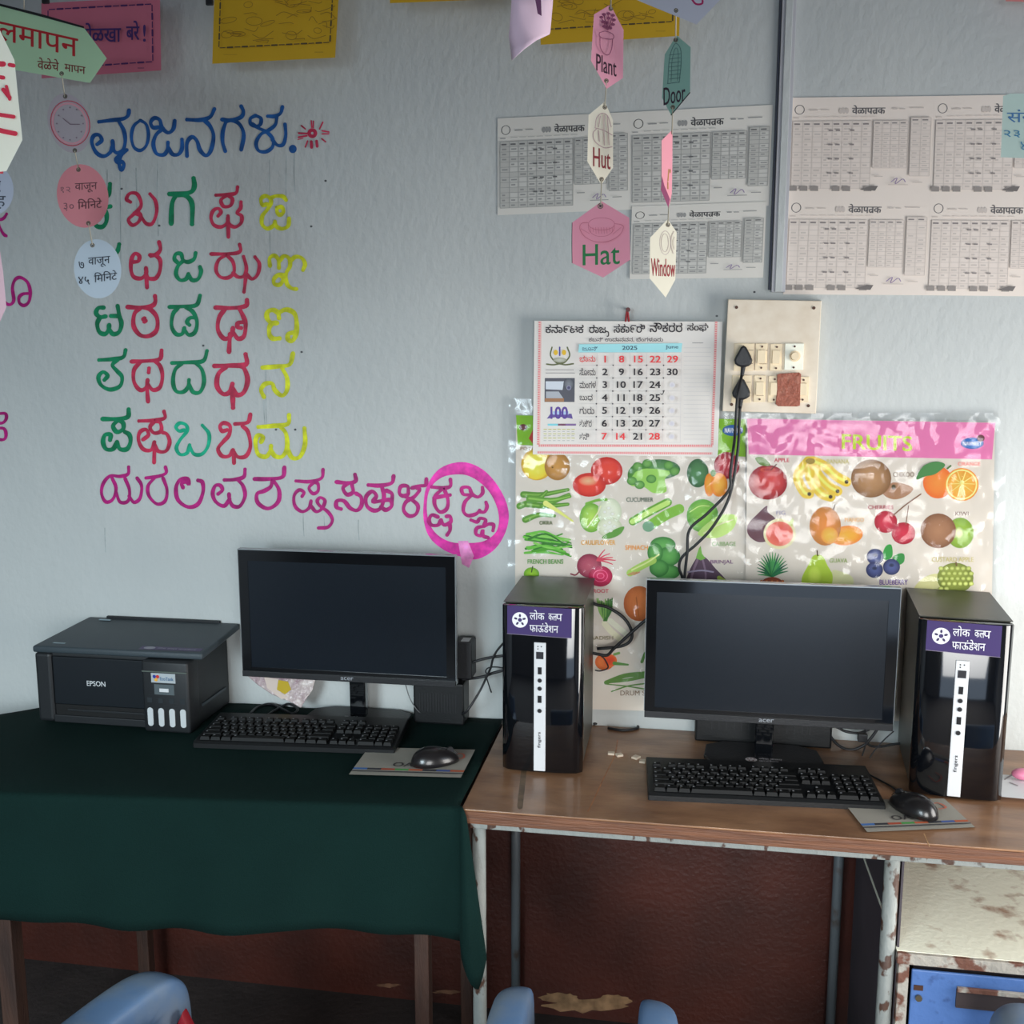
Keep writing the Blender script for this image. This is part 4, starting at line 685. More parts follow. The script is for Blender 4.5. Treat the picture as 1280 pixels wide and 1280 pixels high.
def phat(i):
    i.T = c8; c = (170,96,112)
    i.ring(418,465,95,45,4,c); i.stroke([(322,470),(330,515),(370,548),(420,556),(470,545),(505,510),(512,475)],4,c)
    for a in range(335,505,20): i.stroke([(a,490),(a+4,535 if 370<a<470 else 522)],3,c)
    i.stroke([(320,455),(275,460),(260,500),(300,560),(380,595),(470,590),(550,545),(578,490),(560,470),(512,462)],4,c); i.stroke([(270,500),(330,535)],3,c); i.stroke([(500,540),(560,490)],3,c)
fT = Card(752, 300, -.85, 0)
t = hexcard('pink hexagonal card with a hat drawing and the green word Hat', q8([(420,300),(620,420),(628,725),(430,855),(205,750),(205,455)]), (196,124,140), fT, 'Hat', (728.5,306,774.5,332), (32,100,56), phat, dy=-2, k=1.75)
obj('dark_rim', tube(BM(), [fT(x, y, -.0004) for x, y in q8([(205,455),(203,600),(205,750)])], .0006, n=6), M['black'], t); eyelet(fT, 750.5, 257.5, t, 3); string2(fH, (752,224), fT, (751,256), t)
def pdoor(i):
    i.T = c7; c = (70,100,96)
    i.stroke([(992,460),(1000,330),(1020,260),(1040,240),(1062,270),(1066,340),(1055,455)],4,c); i.stroke([(990,462),(1055,452)],4,c); i.stroke([(1010,450),(1016,330),(1035,265),(1050,300),(1045,445)],3,c)
    for y in range(300,450,22): i.stroke([(1000,y+4),(1062,y-4)],3,c)
fwc = Card(845, 5, -.95, -10)
fD = Card(845, 90, -.85, -40)
t = hexcard('sea green hexagonal card with a door drawing and the word Door', q7([(1040,195),(1118,260),(1115,510),(1010,635),(960,540),(975,300)]), (110,146,134), fD, 'Door', (829.5,110,856.5,132), (50,40,50), pdoor, dy=-6, k=2.0)
eyelet(fD, 844.5, 50, t); eyelet(fD, 841, 134, t); string2(fwc, (845,12), fD, (844.5,50), t); obj('dark_rim', tube(BM(), [fD(838.8,144,-.0004), fD(862.6,115.5,-.0004)], .0007, n=6), M['black'], t)
fW0 = Card(834, 210, -.85, 62)
t = hexcard('narrow pink card twisted edge-on between the Door and Window cards', [(840.6,162),(840.5,200),(839.8,242),(836.5,258),(827,224),(827,175.6)], (214,140,152), fW0, None, None, None)
i_ = Ink(fW0, k=K); i_.stroke([(836,212),(835,226)],1.4,(150,110,60)); i_.stroke([(835,228),(835,236)],1.2,(150,110,60)); i_.stroke([(838,212),(838,216)],1,(150,110,60)); i_.build('lettering', t)
obj('folded_edge', prism(BM(), [(827.5,220),(830.5,232),(837.5,249),(835.5,260),(826,237)], Card(834, 210, -.86, 30), -.0006, 0), mat('pink_fold', (130, 62, 92), .7, k=K), t); string2(fD, (841,134), fW0, (840,168), t)  # folded edge in a deeper pink than the card
def pwin(i):
    i.T = c8; c = (190,176,168)
    i.ring(882,602,40,86,5,c); i.ring(880,602,26,66,4,c); i.stroke([(945,520),(928,560),(925,620),(940,680)],5,c); i.stroke([(950,560),(940,600),(948,650)],4,c)
fW = Card(830, 320, -.85, 45)
t = hexcard('cream hexagonal card with a round window drawing and the word Window', q8([(900,430),(965,525),(955,870),(885,1000),(768,860),(772,565)]), (222,216,196), fW, 'Window', (814,323,844,345), (150,50,56), pwin, dy=1, k=1.1)
eyelet(fW, 835, 281, t); string2(fW0, (836,256), fW, (835,281), t)
t = paper('hanging_card', 'greyish white card tip at the top photo edge above the Door card', 'card', [(740,-30),(795.8,0),(870.5,30.6),(900,0),(925,-35)], fwc, (184,184,194), group=HG); i_ = Ink(fwc, k=K); i_.stroke([(864,-2),(870,5),(878,4),(876,-4),(868,-3)],2.4,(150,30,80)); i_.build('lettering', t); eyelet(fwc, 845, 13, t); string(fwc, (830,-90), (830,-30), t)
fg = Card(1265, 160, -.8, 5)
t = paper('hanging_card', 'mint green card with blue handwriting cut by the right photo edge', 'card', [(1254,120),(1262,117),(1330,116),(1330,200),(1251,196.5)], fg, (170,190,182), group=HG)
string(fg, (1292,-60), (1292,117), t); i_ = Ink(fg, k=K); i_.text('संख', 1259,137,1300,153,(60,100,140),.01); i_.text('२३', 1255,163,1275,172,(60,110,140),.02); i_.text('४', 1276,177,1283,187,(60,110,140),.02); i_.build('lettering', t)
t = paper('hanging_card', 'salmon card edge showing at the upper right corner of the photo', 'card', [(1257,-40),(1330,-40),(1330,4),(1257,1.6)], Card(1270, 0, -.05), (190,120,116), group=HG); string(Card(1270, 0, -.05), (1293,-120), (1293,-39), t)

# ================================================================== DESK AND TABLE
DZ = .75
M['wood'] = mat('worn_desk_laminate', (112, 80, 58), .34, k=1.2, rgb2=(150, 112, 82), scale=9, stretch=(1, 2.6, 1), sharp=(.32, .72), bump=.06, bscale=40, coat=.12, detail=9)
M['edge'] = mat('raw_wood_edge', (118, 76, 52), .6, k=1.2, rgb2=(84, 54, 40), scale=14, stretch=(.6, 1, 12), bump=.4, bscale=30)
M['steel'] = mat('chipped_grey_enamel', (152, 156, 152), .55, k=.85, rgb2=(84, 58, 46), scale=38, sharp=(.56, .61), stretch=(1, 1, .6), bump=.3)
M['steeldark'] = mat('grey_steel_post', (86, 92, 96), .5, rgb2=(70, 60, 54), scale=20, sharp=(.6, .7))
M['cream'] = mat('cream_enamel_rusting', (246, 234, 212), .4, k=1.15, rgb2=(140, 96, 70), scale=16, sharp=(.58, .72), bump=.12, bscale=90, detail=9)
M['rust'] = mat('rusted_rail', (166, 160, 150), .6, rgb2=(108, 70, 56), scale=30, sharp=(.5, .58), bump=.4)
M['blue'] = mat('blue_enamel', (78, 112, 170), .45, k=1.0, rgb2=(56, 80, 130), scale=30, sharp=(.62, .72), bump=.15)
M['darkpanel'] = mat('dark_side_panel', (66, 60, 66), .7, var=.15)
dk = thing('office_desk', 'brown topped steel framed desk under the right monitor and both towers', 'desk')
DX0, DX1 = -.396, 1.15; DF = -.487
obj('desktop', box(BM(), DX0, DX1, DF, -.002, DZ-.004, DZ, bev=.001), M['wood'], dk)
obj('edge_band', box(BM(), DX0, DX1, DF-.002, DF+.02, DZ-.028, DZ-.0035, bev=.002), M['edge'], dk)
obj('core_board', box(BM(), DX0+.002, DX1-.002, DF+.018, -.004, DZ-.026, DZ-.005), M['edge'], dk)
obj('front_rail', box(BM(), -.383, DX1-.02, DF+.012, DF+.036, DZ-.044, DZ-.029, bev=.002), M['steel'], dk)
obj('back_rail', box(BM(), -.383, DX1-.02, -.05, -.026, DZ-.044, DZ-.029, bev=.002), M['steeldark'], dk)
ff = Flat(DZ)
i_ = Ink(ff, k=1.2); i_.stroke([(772,925),(768,945),(755,972),(742,1000),(735,1014)],1.6,(150,100,68)); i_.build('long_scratch', dk, M['paint']); i_ = Ink(ff, k=1.2); i_.stroke([(655,962),(652,990),(650,1008)],7,(104,84,64)); i_.build('worn_streak', dk, M['paint']); i_ = Ink(ff, k=1.2); i_.stroke([(1155,1042),(1162,1058)],1.2,(190,150,110)); i_.build('short_scratch', dk, M['paint'])
for x, y, m_ in ((-.368, DF+.03, M['steel']), (.395, DF+.03, M['steel'])): obj('leg', tube(BM(), [(x, y, FZ), (x, y, .4), (x, y, DZ-.032)], .0135, n=14, sub=1), m_, dk, smooth=True)
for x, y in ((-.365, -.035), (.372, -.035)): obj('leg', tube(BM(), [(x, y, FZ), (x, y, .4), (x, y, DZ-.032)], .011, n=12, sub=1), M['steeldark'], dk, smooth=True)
obj('side_panel', box(BM(), .412, .416, DF+.03, -.02, FZ+.04, DZ-.05), M['darkpanel'], dk)
obj('shelf_board', box(BM(), .410, 1.0, DF+.02, -.02, .525, .530), M['cream'], dk)
obj('shelf_rail', box(BM(), .410, 1.0, DF+.012, DF+.028, .508, .529, bev=.001), M['rust'], dk)
obj('inner_post', box(BM(), .4135, .432, DF+.014, DF+.03, FZ, .508, bev=.001), M['rust'], dk)
dr = obj('drawer', box(BM(), .437, .93, DF+.014, DF+.02, .20, .498, bev=.002), M['blue'], dk)
obj('drawer_box', box(BM(), .445, .92, DF+.02, -.03, .21, .49), M['darkpanel'], dk)
a, b = on_y(1196, 1237, DF+.01), on_y(1330, 1262, DF+.01)
obj('recessed_handle', box(box(BM(), a.x, .75, DF+.009, DF+.0145, a.z-.035, a.z-.031), a.x, .75, DF+.010, DF+.0145, a.z-.031, a.z), mat('handle_recess', (58, 48, 48), .6, var=.2), dr)
obj('handle_lip', box(BM(), a.x, .75, DF+.006, DF+.012, a.z-.003, a.z+.006, bev=.001), M['rust'], dr)
p = on_y(1148, 1247, DF+.012); obj('lock', cyl(BM(), p, p+Vector((0, -.004, 0)), .006, n=14), mat('lock_metal', (120, 110, 90), .35, metal=.7), dr)
p = on_y(1148, 1234, DF+.013); obj('worn_label', box(BM(), p.x-.008, p.x+.008, p.y-.001, p.y, p.z-.006, p.z+.004), M['screw'], dr)
# table under the green cloth
tb = thing('wooden_table', 'dark wooden table hidden under the green cloth', 'table')
M['twood'] = mat('dark_table_wood', (74, 50, 40), .55, rgb2=(50, 35, 30), scale=10, stretch=(4, 4, .6), bump=.2)
obj('table_top', prism(BM(), [(-1.62, -.20), (-1.62, -.545), (-.402, -.405), (-.402, -.01), (-1.40, -.01)], Loc((0, 0, 0), (1, 0, 0), (0, 1, 0)), .715, .742), M['twood'], tb)
for px, Y, w in ((14, -.52, .036), (183, -.09, .030), (529, -.42, .030), (584, -.06, .028)):
    p = on_y(px, 1200, Y); obj('leg', box(BM(), p.x-w/2, p.x+w/2, Y-w/2, Y+w/2, FZ, .715, bev=.002), M['twood'], tb)
M['cloth'] = mat('bottle_green_cloth', (16, 50, 46), .9, k=.5, var=.1, scale=5, bump=.25, bscale=400, spec=.15)
P0, P1 = Vector((-1.95, -.625)), Vector((-.400, -.480))
cl = BM(); nx, hem = 90, 14
front = []
for i in range(nx+1):
    u = i/nx; p = P0.lerp(P1, u); hz = .485+.006*math.sin(u*17)+.004*math.sin(u*41)+(.012*max(0, u-.7)/.3)
    col_ = []
    for j in range(hem+1):
        v = j/hem; wv = (.006*math.sin(u*26+1)+.004*math.sin(u*57))*v*v
        z = DZ+.004-.010*(1-math.cos(min(1, v*5)*math.pi/2)) if v < .2 else DZ-.006-(v-.2)/.8*(DZ-.006-hz)
        out = .012*math.sin(min(1, v*5)*math.pi/2)
        n_ = Vector((.112, -.994)); q = p+n_*(out+wv+.008*v)
        col_.append(cl.verts.new((q.x, q.y, z)))
    front.append(col_)
for a, b in zip(front, front[1:]):
    for j in range(hem): cl.faces.new((a[j], b[j], b[j+1], a[j+1]))
# top surface: rows from the front edge back
back = []
for i in range(nx+1):
    u = i/nx; p = P0.lerp(P1, u); x = p.x; 
    yb = -.008 if x > -1.42 else max(p.y+.02, -.008-(-1.42-x)*.95)
    back.append((x-.09*(1-abs(p.y)/.6)*0, yb))
tops = [[front[i][0] for i in range(nx+1)]]
for r_ in range(1, 13):
    v = r_/12; row = []
    for i in range(nx+1):
        f0 = front[i][0].co; bx, by = back[i]; sh = 0
        row.append(cl.verts.new((f0.x+(bx-f0.x)*v+sh, f0.y+(by-f0.y)*v, DZ+.004+.0015*math.sin(i*.5+r_))))
    tops.append(row)
for a, b in zip(tops, tops[1:]):
    for i in range(nx): cl.faces.new((a[i], a[i+1], b[i+1], b[i]))
# right side fall: the loose corner drops in front of the desk leg
side = [front[nx]]
for k_ in range(1, 9):
    s_ = k_/8; row = []
    for j in range(hem+1):
        v = j/hem; base = front[nx][j].co
        zl = .485-.075*math.sin(min(1, s_*1.25)*math.pi*.5) if s_ < .8 else .41+.06*(s_-.8)/.2
        z = base.z if v < .2 else DZ-.006-(v-.2)/.8*(DZ-.006-zl)
        fold = .018*math.sin(s_*math.pi)*v
        row.append(cl.verts.new((base.x+s_*.052*v*1.0+.004*s_, base.y-fold-.012*v-.002*s_, z)))
    side.append(row)
for a, b in zip(side, side[1:]):
    for j in range(hem): cl.faces.new((a[j], b[j], b[j+1], a[j+1]))
co = obj('table_cloth', cl, M['cloth'], smooth=True); sm = co.modifiers.new('thickness', 'SOLIDIFY'); sm.thickness = .0012
tag(co, 'bottle green cloth draped over the table under the printer, hem hanging at the front', 'tablecloth')

# ================================================================== TOWER COMPUTERS
M['gloss'] = mat('piano_black_plastic', (10, 12, 16), .06, coat=.8); M['case'] = mat('dark_painted_steel', (62, 62, 56), .38, metal=.25, var=.06, scale=20, k=1.2)
M['white'] = mat('white_plastic', (206, 208, 210), .4, k=1.1)
def make_tower(label):
    W, H, D = .166, .355, .272
    t = thing('tower_computer', label, 'computer', group='tower computers on the desk')
    obj('case', box(BM(), -W/2+.002, W/2-.002, .03, D, .008, H, bev=.003), M['case'], t)
    obj('top_cover', box(BM(), -W/2, W/2, .024, D, H, H+.0015, bev=.0005), M['case'], t)
    prof = []
    for i in range(15):
        u = i/14; x = -W/2+W*u; prof.append((x, .010-.010*math.sin(u*math.pi)**.45 if 0 < i < 14 else .014))
    pl_ = prof+[(W/2, .032), (-W/2, .032)]
    fo = obj('front_panel', prism(BM(), pl_, Loc((0, 0, 0), (1, 0, 0), (0, 1, 0)), .004, H-.002, bev=.002), M['gloss'], t); smooth_angle(fo, 50)
    for x in (-.065, .065):
        for y in (.03, D-.02): obj('foot', cyl(BM(), (x, y, 0), (x, y, .009), .009, n=12), M['black'], t)
    fn = Loc((-W/2, -.0004, 0), (.001, 0, 0), (0, 0, .001))     # millimetres from the lower left of the front
    i_ = Ink(fn, k=1.15, step=.00012); i_.poly([(12,296),(143,292),(143,352),(12,354)][::-1], (60,46,96)); 
    i_.ell(38,325,16,16,(226,226,232)); i_.ell(38,325,4,4,(60,46,96))
    for a in range(5): t_ = R(90+72*a); i_.ell(38+9*math.cos(t_),325+9*math.sin(t_),3.6,2.2,(60,50,84),rot=90+72*a,n=10)
    def up(body, x0, y0, x1, y1, col, bold=0): i_.text(body, x0, y1, x1, y0, col, bold)
    up('लोक',58,327,88,347,(216,216,222),.012); up('कल',96,327,113,341,(216,216,222),.012); up('प',111,327,124,341,(216,216,222),.012); up('फाऊंडेशन',58,302,116,322,(216,216,222),.012)
    i_.stroke([(12,296),(143,292)],.8,(140,130,150)); i_.build('purple_sticker', t)
    sp = obj('port_strip', box(BM(), -W/2+.067, -W/2+.091, -.0025, .004, .008, .280, bev=.0008), M['white'], t)
    f2_ = Loc((-W/2, -.0026, 0), (.001, 0, 0), (0, 0, .001)); i_ = Ink(f2_, k=1, step=.0001)
    for a, b in ((75,272),(82,272),(75,267)): i_.ell(a,b,1.4,1.4,(40,40,44),n=8)
    i_.poly([(71.5,246),(86.5,246),(86.5,261),(71.5,261)], (44,44,50)); i_.poly([(75,214),(83,214),(83,229),(75,229)], (24,24,28)); i_.poly([(75,154),(83,154),(83,169),(75,169)], (24,24,28))
    for y in (201,184,137): i_.ell(79,y,4.6,4.6,(20,20,24),(70,70,74))
    V_, F_, a0, a1, b0, b1 = textmesh('fingers', .01); base = len(i_.V)
    for x, y in V_: i_.v(83-(y-b0)/(b1-b0)*8, 58+(x-a0)/(a1-a0)*34, (40,40,50))
    for q in F_: i_.F.append(tuple(base+n for n in q))
    i_.build('ports', sp)
    return t
tw = make_tower('black tower computer with a purple sticker, left of the right monitor'); tw.location = (-.268, -.302, DZ)
t2 = dup(tw); t2.location = (.540, -.292, DZ); t2.rotation_euler.z = R(-6); t2['label'] = 'black tower computer with a purple sticker at the right end of the desk'

# ================================================================== MONITORS
M['screen'] = mat('matt_display_glass', (20, 27, 35), .2, spec=.5); M['bezel'] = mat('glossy_bezel', (13, 15, 18), .09, coat=.4)  # bluish screen colour stands in for the blue reflection on the glass
M['film'] = mat('protective_film_edge', (150, 156, 160), .2, metal=.3)
def make_monitor(label, H, by, bd):
    W = .502; t = thing('monitor', label, 'monitor', group='flat black monitors')
    z0, z1 = H, H+.292
    bm = BM(); b = .021
    box(bm, -W/2, -W/2+b, 0, .02, z0, z1); box(bm, W/2-b, W/2, 0, .02, z0, z1); box(bm, -W/2+b, W/2-b, 0, .02, z1-b-.004, z1); box(bm, -W/2+b, W/2-b, 0, .02, z0, z0+.018)
    obj('bezel', bm, M['bezel'], t)
    obj('screen', box(BM(), -W/2+b-.001, W/2-b+.001, .002, .012, z0+.017, z1-b-.003), M['screen'], t)
    obj('rear_shell', prism(BM(), [(-W/2+.004, .02), (W/2-.004, .02), (W/2-.06, .045), (-W/2+.06, .045)], Loc((0, 0, 0), (1, 0, 0), (0, 1, 0)), z0+.006, z1-.006), M['black'], t)
    obj('lower_lip', box(BM(), -W/2, W/2, -.004, .004, z0-.004, z0+.010, bev=.001), M['black'], t)
    bm = BM(); e = .0012
    box(bm, -W/2-e, -W/2, -.0015, .012, z0+.01, z1); box(bm, W/2, W/2+e, -.0015, .012, z0+.01, z1); box(bm, -W/2-e, W/2+e, -.0015, .016, z1, z1+.0022)
    obj('film_edge', bm, M['film'], t)
    i_ = Ink(Loc((0, -.0042, 0), (.001, 0, 0), (0, 0, .001))); i_.text('acer', -15, z0*1000+7.5, 15, z0*1000+.5, (150,154,160), .03); i_.build('logo', t)
    obj('neck', box(BM(), -.019, .019, by+.035, by+.058, .008, z0+.06, bev=.003), M['bezel'], t)
    obj('base', prism(BM(), [(x, by+y*bd) for x, y in ((-.112,0),(.112,0),(.124,.3),(.118,.8),(.08,1),(-.08,1),(-.118,.8),(-.124,.3))], Loc((0, 0, 0), (1, 0, 0), (0, 1, 0)), 0, .009, bev=.003), M['black'], t)
    i_ = Ink(Loc((0, by+.036, .0092), (.001, 0, 0), (0, .001, 0)), k=1.1); i_.ell(-26,-12,12,11,(196,190,192)); 
    for a in range(5): q_ = R(90+72*a); i_.ell(-26+7*math.cos(q_),-12+7*math.sin(q_),2.6,1.8,(110,70,70),rot=90+72*a,n=8)
    for body, x0, y0, x1, y1 in (('लोक कलप',-10,-10,38,0),('फाऊंडेशन',-10,-24,30,-13)): i_.text(body, x0, y1, x1, y0, (176,172,176), .02)
    i_.build('sticker', t)
    return t
m1 = make_monitor('black monitor between the printer and the left tower, standing on the green cloth', .120, .030, .100); m1.location = (-.733, -.145, DZ+.0065)
m2 = make_monitor('black monitor with bluish reflections tinted into its screen, between the two tower computers', .100, -.008, .125); m2.location = (.187, -.19, DZ); m2.rotation_euler.z = R(0)

# ================================================================== KEYBOARDS AND MICE
M['key'] = mat('key_plastic', (8, 9, 10), .6, spec=.3); M['kbody'] = mat('keyboard_plastic', (18, 20, 22), .42, bump=.05, bscale=200); M['legend'] = mat('key_legend', (150, 152, 156), .6)
def make_keyboard(label):
    t = thing('keyboard', label, 'keyboard', group='black computer keyboards')
    prof = [(-.085, 0), (-.085, .010), (-.078, .014), (.078, .022), (.085, .018), (.085, 0)]
    obj('body', prism(BM(), prof, Loc((-.223, 0, 0), (0, 1, 0), (0, 0, 1)), 0, .446, bev=.002), M['kbody'], t)
    cache = {}
    def keymesh(w, d, leg=True):
        kk = (round(w, 4), round(d, 4))
        if kk not in cache:
            bm = BM(); h = .007
            lo = [bm.verts.new((x*w/2, y*d/2, 0)) for x, y in ((-1, -1), (1, -1), (1, 1), (-1, 1))]; hi = [bm.verts.new((x*(w/2-.0018), y*(d/2-.0018)+.0006, h)) for x, y in ((-1, -1), (1, -1), (1, 1), (-1, 1))]
            bm.faces.new(hi)
            for i in range(4): bm.faces.new((lo[i], lo[(i+1) % 4], hi[(i+1) % 4], hi[i]))
            lg = [bm.verts.new((-w/2+.0032+x*.0035, d/2-.0065+y*.0035, h+.0002)) for x, y in ((0, 0), (1, 0), (1, 1), (0, 1))]
            bm.faces.new(lg).material_index = 1
            me = bpy.data.meshes.new('key'); bm.to_mesh(me); bm.free(); me.materials.append(M['key']); me.materials.append(M['legend']); cache[kk] = me
        return cache[kk]
    def key(x, y, w=.0172, d=.0172):
        o = bpy.data.objects.new('key', keymesh(w, d)); COL.objects.link(o); o.parent = t
        o.location = (x, y, .0145+(y+.078)*.051); o.rotation_euler = (R(3), 0, 0)
    P_ = .0190; x0 = -.212
    def row(y, widths, xs=x0, d=.0172):
        x = xs
        for w in widths:
            if w > 0: key(x+w*P_/2, y, w*P_-.0018, d)
            x += abs(w)
    def row2(y, widths, xs=x0, d=.0172):
        x = xs
        for w in widths:
            if w > 0: key(x+w*P_/2, y, w*P_-.0018, d)
            x += abs(w)*P_
    Y0 = -.066
    row2(Y0+5*P_+.006, [1, -.6, 1, 1, 1, 1, -.4, 1, 1, 1, 1, -.4, 1, 1, 1, 1], d=.013)
    row2(Y0+4*P_, [1]*13+[2]); row2(Y0+3*P_, [1.5]+[1]*12+[1.5]); row2(Y0+2*P_, [1.75]+[1]*11+[2.25]); row2(Y0+P_, [2.25]+[1]*10+[2.75]); row2(Y0, [1.25, 1.25, 1.25, 6.25, 1.25, 1.25, 1.25, 1.25])
    xs = x0+15.25*P_
    row2(Y0+5*P_+.006, [1, 1, 1], xs, .013); row2(Y0+4*P_, [1, 1, 1], xs); row2(Y0+3*P_, [1, 1, 1], xs); row2(Y0+P_, [-1, 1], xs); row2(Y0, [1, 1, 1], xs)
    xs += 3.2*P_
    for j in range(5): row2(Y0+j*P_, [1, 1, 1, 1] if j else [2, 1, 1], xs)
    for i in range(3): pass
    return t
kb = make_keyboard('black full size keyboard on the green cloth before the left monitor'); kb.location = (-.820, -.198, DZ+.0062); kb.rotation_euler.z = R(4.5)
kb2 = dup(kb); kb2.location = (.170, -.292, DZ); kb2.rotation_euler.z = R(3.5); kb2['label'] = 'black full size keyboard on the bare desk before the right monitor'
M['padtop'] = mat('mouse_pad_cloth', (150, 146, 136), .8, k=1.1, var=.05, bump=.1, bscale=300)
def pad(q, z, label):
    t = thing('mouse_pad', label, 'mouse pad', group='printed mouse pads')
    w = Flat(z)
    obj('rubber_base', prism(BM(), q, w, 0, .002), M['black'], t); obj('cloth_top', prism(BM(), q, w, .002, .003), M['padtop'], t)
    G = lambda u, v, off: w(*bil(q, u, v), .003+off)
    i_ = Ink(G, k=1.1)
    for j, c in enumerate([(70,110,170),(60,60,66),(170,80,60),(80,150,80),(190,100,70),(60,60,66),(70,90,150),(180,90,60)]): i_.rect(j/8, .74, (j+1)/8, .80, c)
    i_.rect(0,.84,1,.87,(60,60,66)); i_.text('OASIS', .33,.52,.66,.66,(70,66,66),.03); i_.stroke([(.8,.2),(.9,.15),(.93,.3),(.85,.35)],.02,(200,110,90)); i_.rect(.05,.885,.95,.89,(90,90,96)); i_.build('printed_stripes', t); return t
pad([(461,934),(594,937),(576,972),(436,968)], DZ+.0062, 'grey printed mouse pad on the green cloth left of the left tower')
pad([(1052,1000),(1180,998),(1219,1034),(1084,1040)], DZ, 'grey printed mouse pad at the front edge of the desk before the right tower')
def make_mouse(label):
    t = thing('computer_mouse', label, 'mouse', group='black computer mice')
    bm = BM(); bmesh.ops.create_uvsphere(bm, u_segments=24, v_segments=14, radius=1)
    for v in bm.verts:
        x, y, z = v.co; w = .030*(1-.12*y); v.co = Vector((x*w, y*.052, max(-.1, z)*.034*(1-.25*y) if z > 0 else z*.003))
    obj('shell', bm, mat('satin_black_shell', (26, 24, 25), .28, coat=.2), t, smooth=True)
    obj('wheel', cyl(BM(), (-.003, .032, .022), (.003, .032, .022), .008, n=16), M['cable'], t)
    obj('button_seam', tube(BM(), [(0, .05, .010), (0, .04, .0205), (0, .022, .0288), (0, .008, .0315)], .0007, n=6), M['cable'], t)
    return t
p = on_z(544, 953, DZ+.012); mo = make_mouse('black mouse on the pad lying on the green cloth'); mo.location = (p.x, p.y, DZ+.0125); mo.rotation_euler.z = R(-62)
p = on_z(1141, 1010, DZ+.01); mo2 = dup(mo); mo2.location = (p.x, p.y, DZ+.0063); mo2.rotation_euler.z = R(38); mo2['label'] = 'black mouse on the pad near the front edge of the wooden desk'

# ================================================================== PRINTER
pr = thing('ink_tank_printer', 'black ink tank printer with a flat scanner lid at the left end of the cloth', 'printer')
M['pr'] = mat('printer_black', (30, 33, 36), .5, bump=.06, bscale=300); M['prlid'] = mat('printer_lid', (58, 68, 74), .5, k=1.0, bump=.15, bscale=500); M['prfront'] = mat('printer_front_panel', (26, 31, 36), .35)
PZ = DZ+.0062; X0, X1, YF = -1.462, -1.082, -.205
obj('body', box(BM(), X0, X1, YF+.004, -.012, PZ, .925, bev=.006), M['pr'], pr)
obj('left_pillar', box(BM(), X0-.004, X0+.038, YF-.006, YF+.03, PZ+.002, .924, bev=.008, seg=3), M['pr'], pr)
lid = BM(); lp = [(X0-.006, .924, YF-.008), (X1+.030, .924, YF-.002), (X1+.030, .941, -.004), (X0+.01, .941, -.004)]
v0 = [lid.verts.new((x, y, z)) for x, z, y in lp]; v1 = [lid.verts.new((x, y, z+.016)) for x, z, y in lp]
lid.faces.new(v0[::-1]); lid.faces.new(v1)
for i in range(4): lid.faces.new((v0[i], v0[(i+1) % 4], v1[(i+1) % 4], v1[i]))
bmesh.ops.recalc_face_normals(lid, faces=lid.faces[:]); bmesh.ops.bevel(lid, geom=lid.edges[:], offset=.005, segments=3, affect='EDGES', profile=.5)
lo = obj('scanner_lid', lid, M['prlid'], pr); smooth_angle(lo, 40)
obj('rear_paper_feed', box(BM(), X0+.06, X1-.02, -.011, -.003, .935, .962, bev=.002), M['pr'], pr)
for x, y in ((-1.43, -.19), (-1.41, -.03)): obj('lid_inlay', box(BM(), x, x+.03, y, y+.006, .9405 if y < -.1 else .956, .9425 if y < -.1 else .958), mat('grey_inlay', (130, 150, 158), .4), pr)
obj('front_flap', box(BM(), X0+.040, -1.192, YF-.003, YF+.01, .802, .916, bev=.002), M['prfront'], pr)
obj('output_slot', box(BM(), X0+.040, -1.192, YF-.0005, YF+.01, .775, .801), mat('slot_black', (8, 9, 10), .6), pr)
obj('paper_tray', box(BM(), X0+.07, -1.192, YF-.004, YF+.01, .787, .792, bev=.001), M['pr'], pr)
obj('lower_panel', box(BM(), X0+.036, -1.192, YF-.005, YF+.01, PZ+.002, .776, bev=.002), M['pr'], pr)
tk = obj('ink_tank_unit', box(BM(), -1.190, -1.078, YF-.022, YF+.03, PZ, .923, bev=.006, seg=3), M['pr'], pr); smooth_angle(tk, 40)
fi = Loc((0, YF-.0224, 0), (.001, 0, 0), (0, 0, .001)); WW = mat('clear_ink_window', (200, 206, 208), .35)
for i in range(4):
    cx = -1.173+i*.0265-.0; pts = [(cx+.0068*math.cos(a), (.815-.0075 if math.sin(a) >= 0 else .770+.0075)+.0068*math.sin(a)) for a in [2*math.pi*k_/20 for k_ in range(20)]]
    obj('ink_window', prism(BM(), pts, Loc((0, YF-.022, 0), (1, 0, 0), (0, 0, 1)), 0, .0012), WW, tk)
    i_ = Ink(fi); i_.poly([(cx*1000-6, 826), (cx*1000+6, 826), (cx*1000+6, 838), (cx*1000-6, 838)], (40,46,50)); i_.build('ink_mark', tk)
obj('control_plate', box(BM(), -1.160, -1.112, YF-.0235, YF-.021, .846, .870, bev=.0005), mat('grey_plate', (88, 98, 102), .4), tk)
obj('status_light', box(BM(), -1.147, -1.125, YF-.0245, YF-.0232, .853, .861), M['white'], tk)
obj('silver_line', box(BM(), -1.188, -1.080, YF-.0235, YF-.021, .898, .9005), mat('dull_silver', (110, 120, 112), .35, metal=.4), tk)
obj('colour_label', box(BM(), -1.166, -1.108, YF-.0235, YF-.021, .874, .896), mat('label_silver', (176, 184, 188), .35), tk)
i_ = Ink(fi); i_.lay = 12; i_.ell(-1158,888,4,4,(40,60,150)); i_.ell(-1150,888,4,4,(200,50,50)); i_.ell(-1154,881,4,4,(230,170,60)); i_.text('EcoTank',-1144,888,-1112,880,(70,110,150),.02); i_.build('label_print', tk)
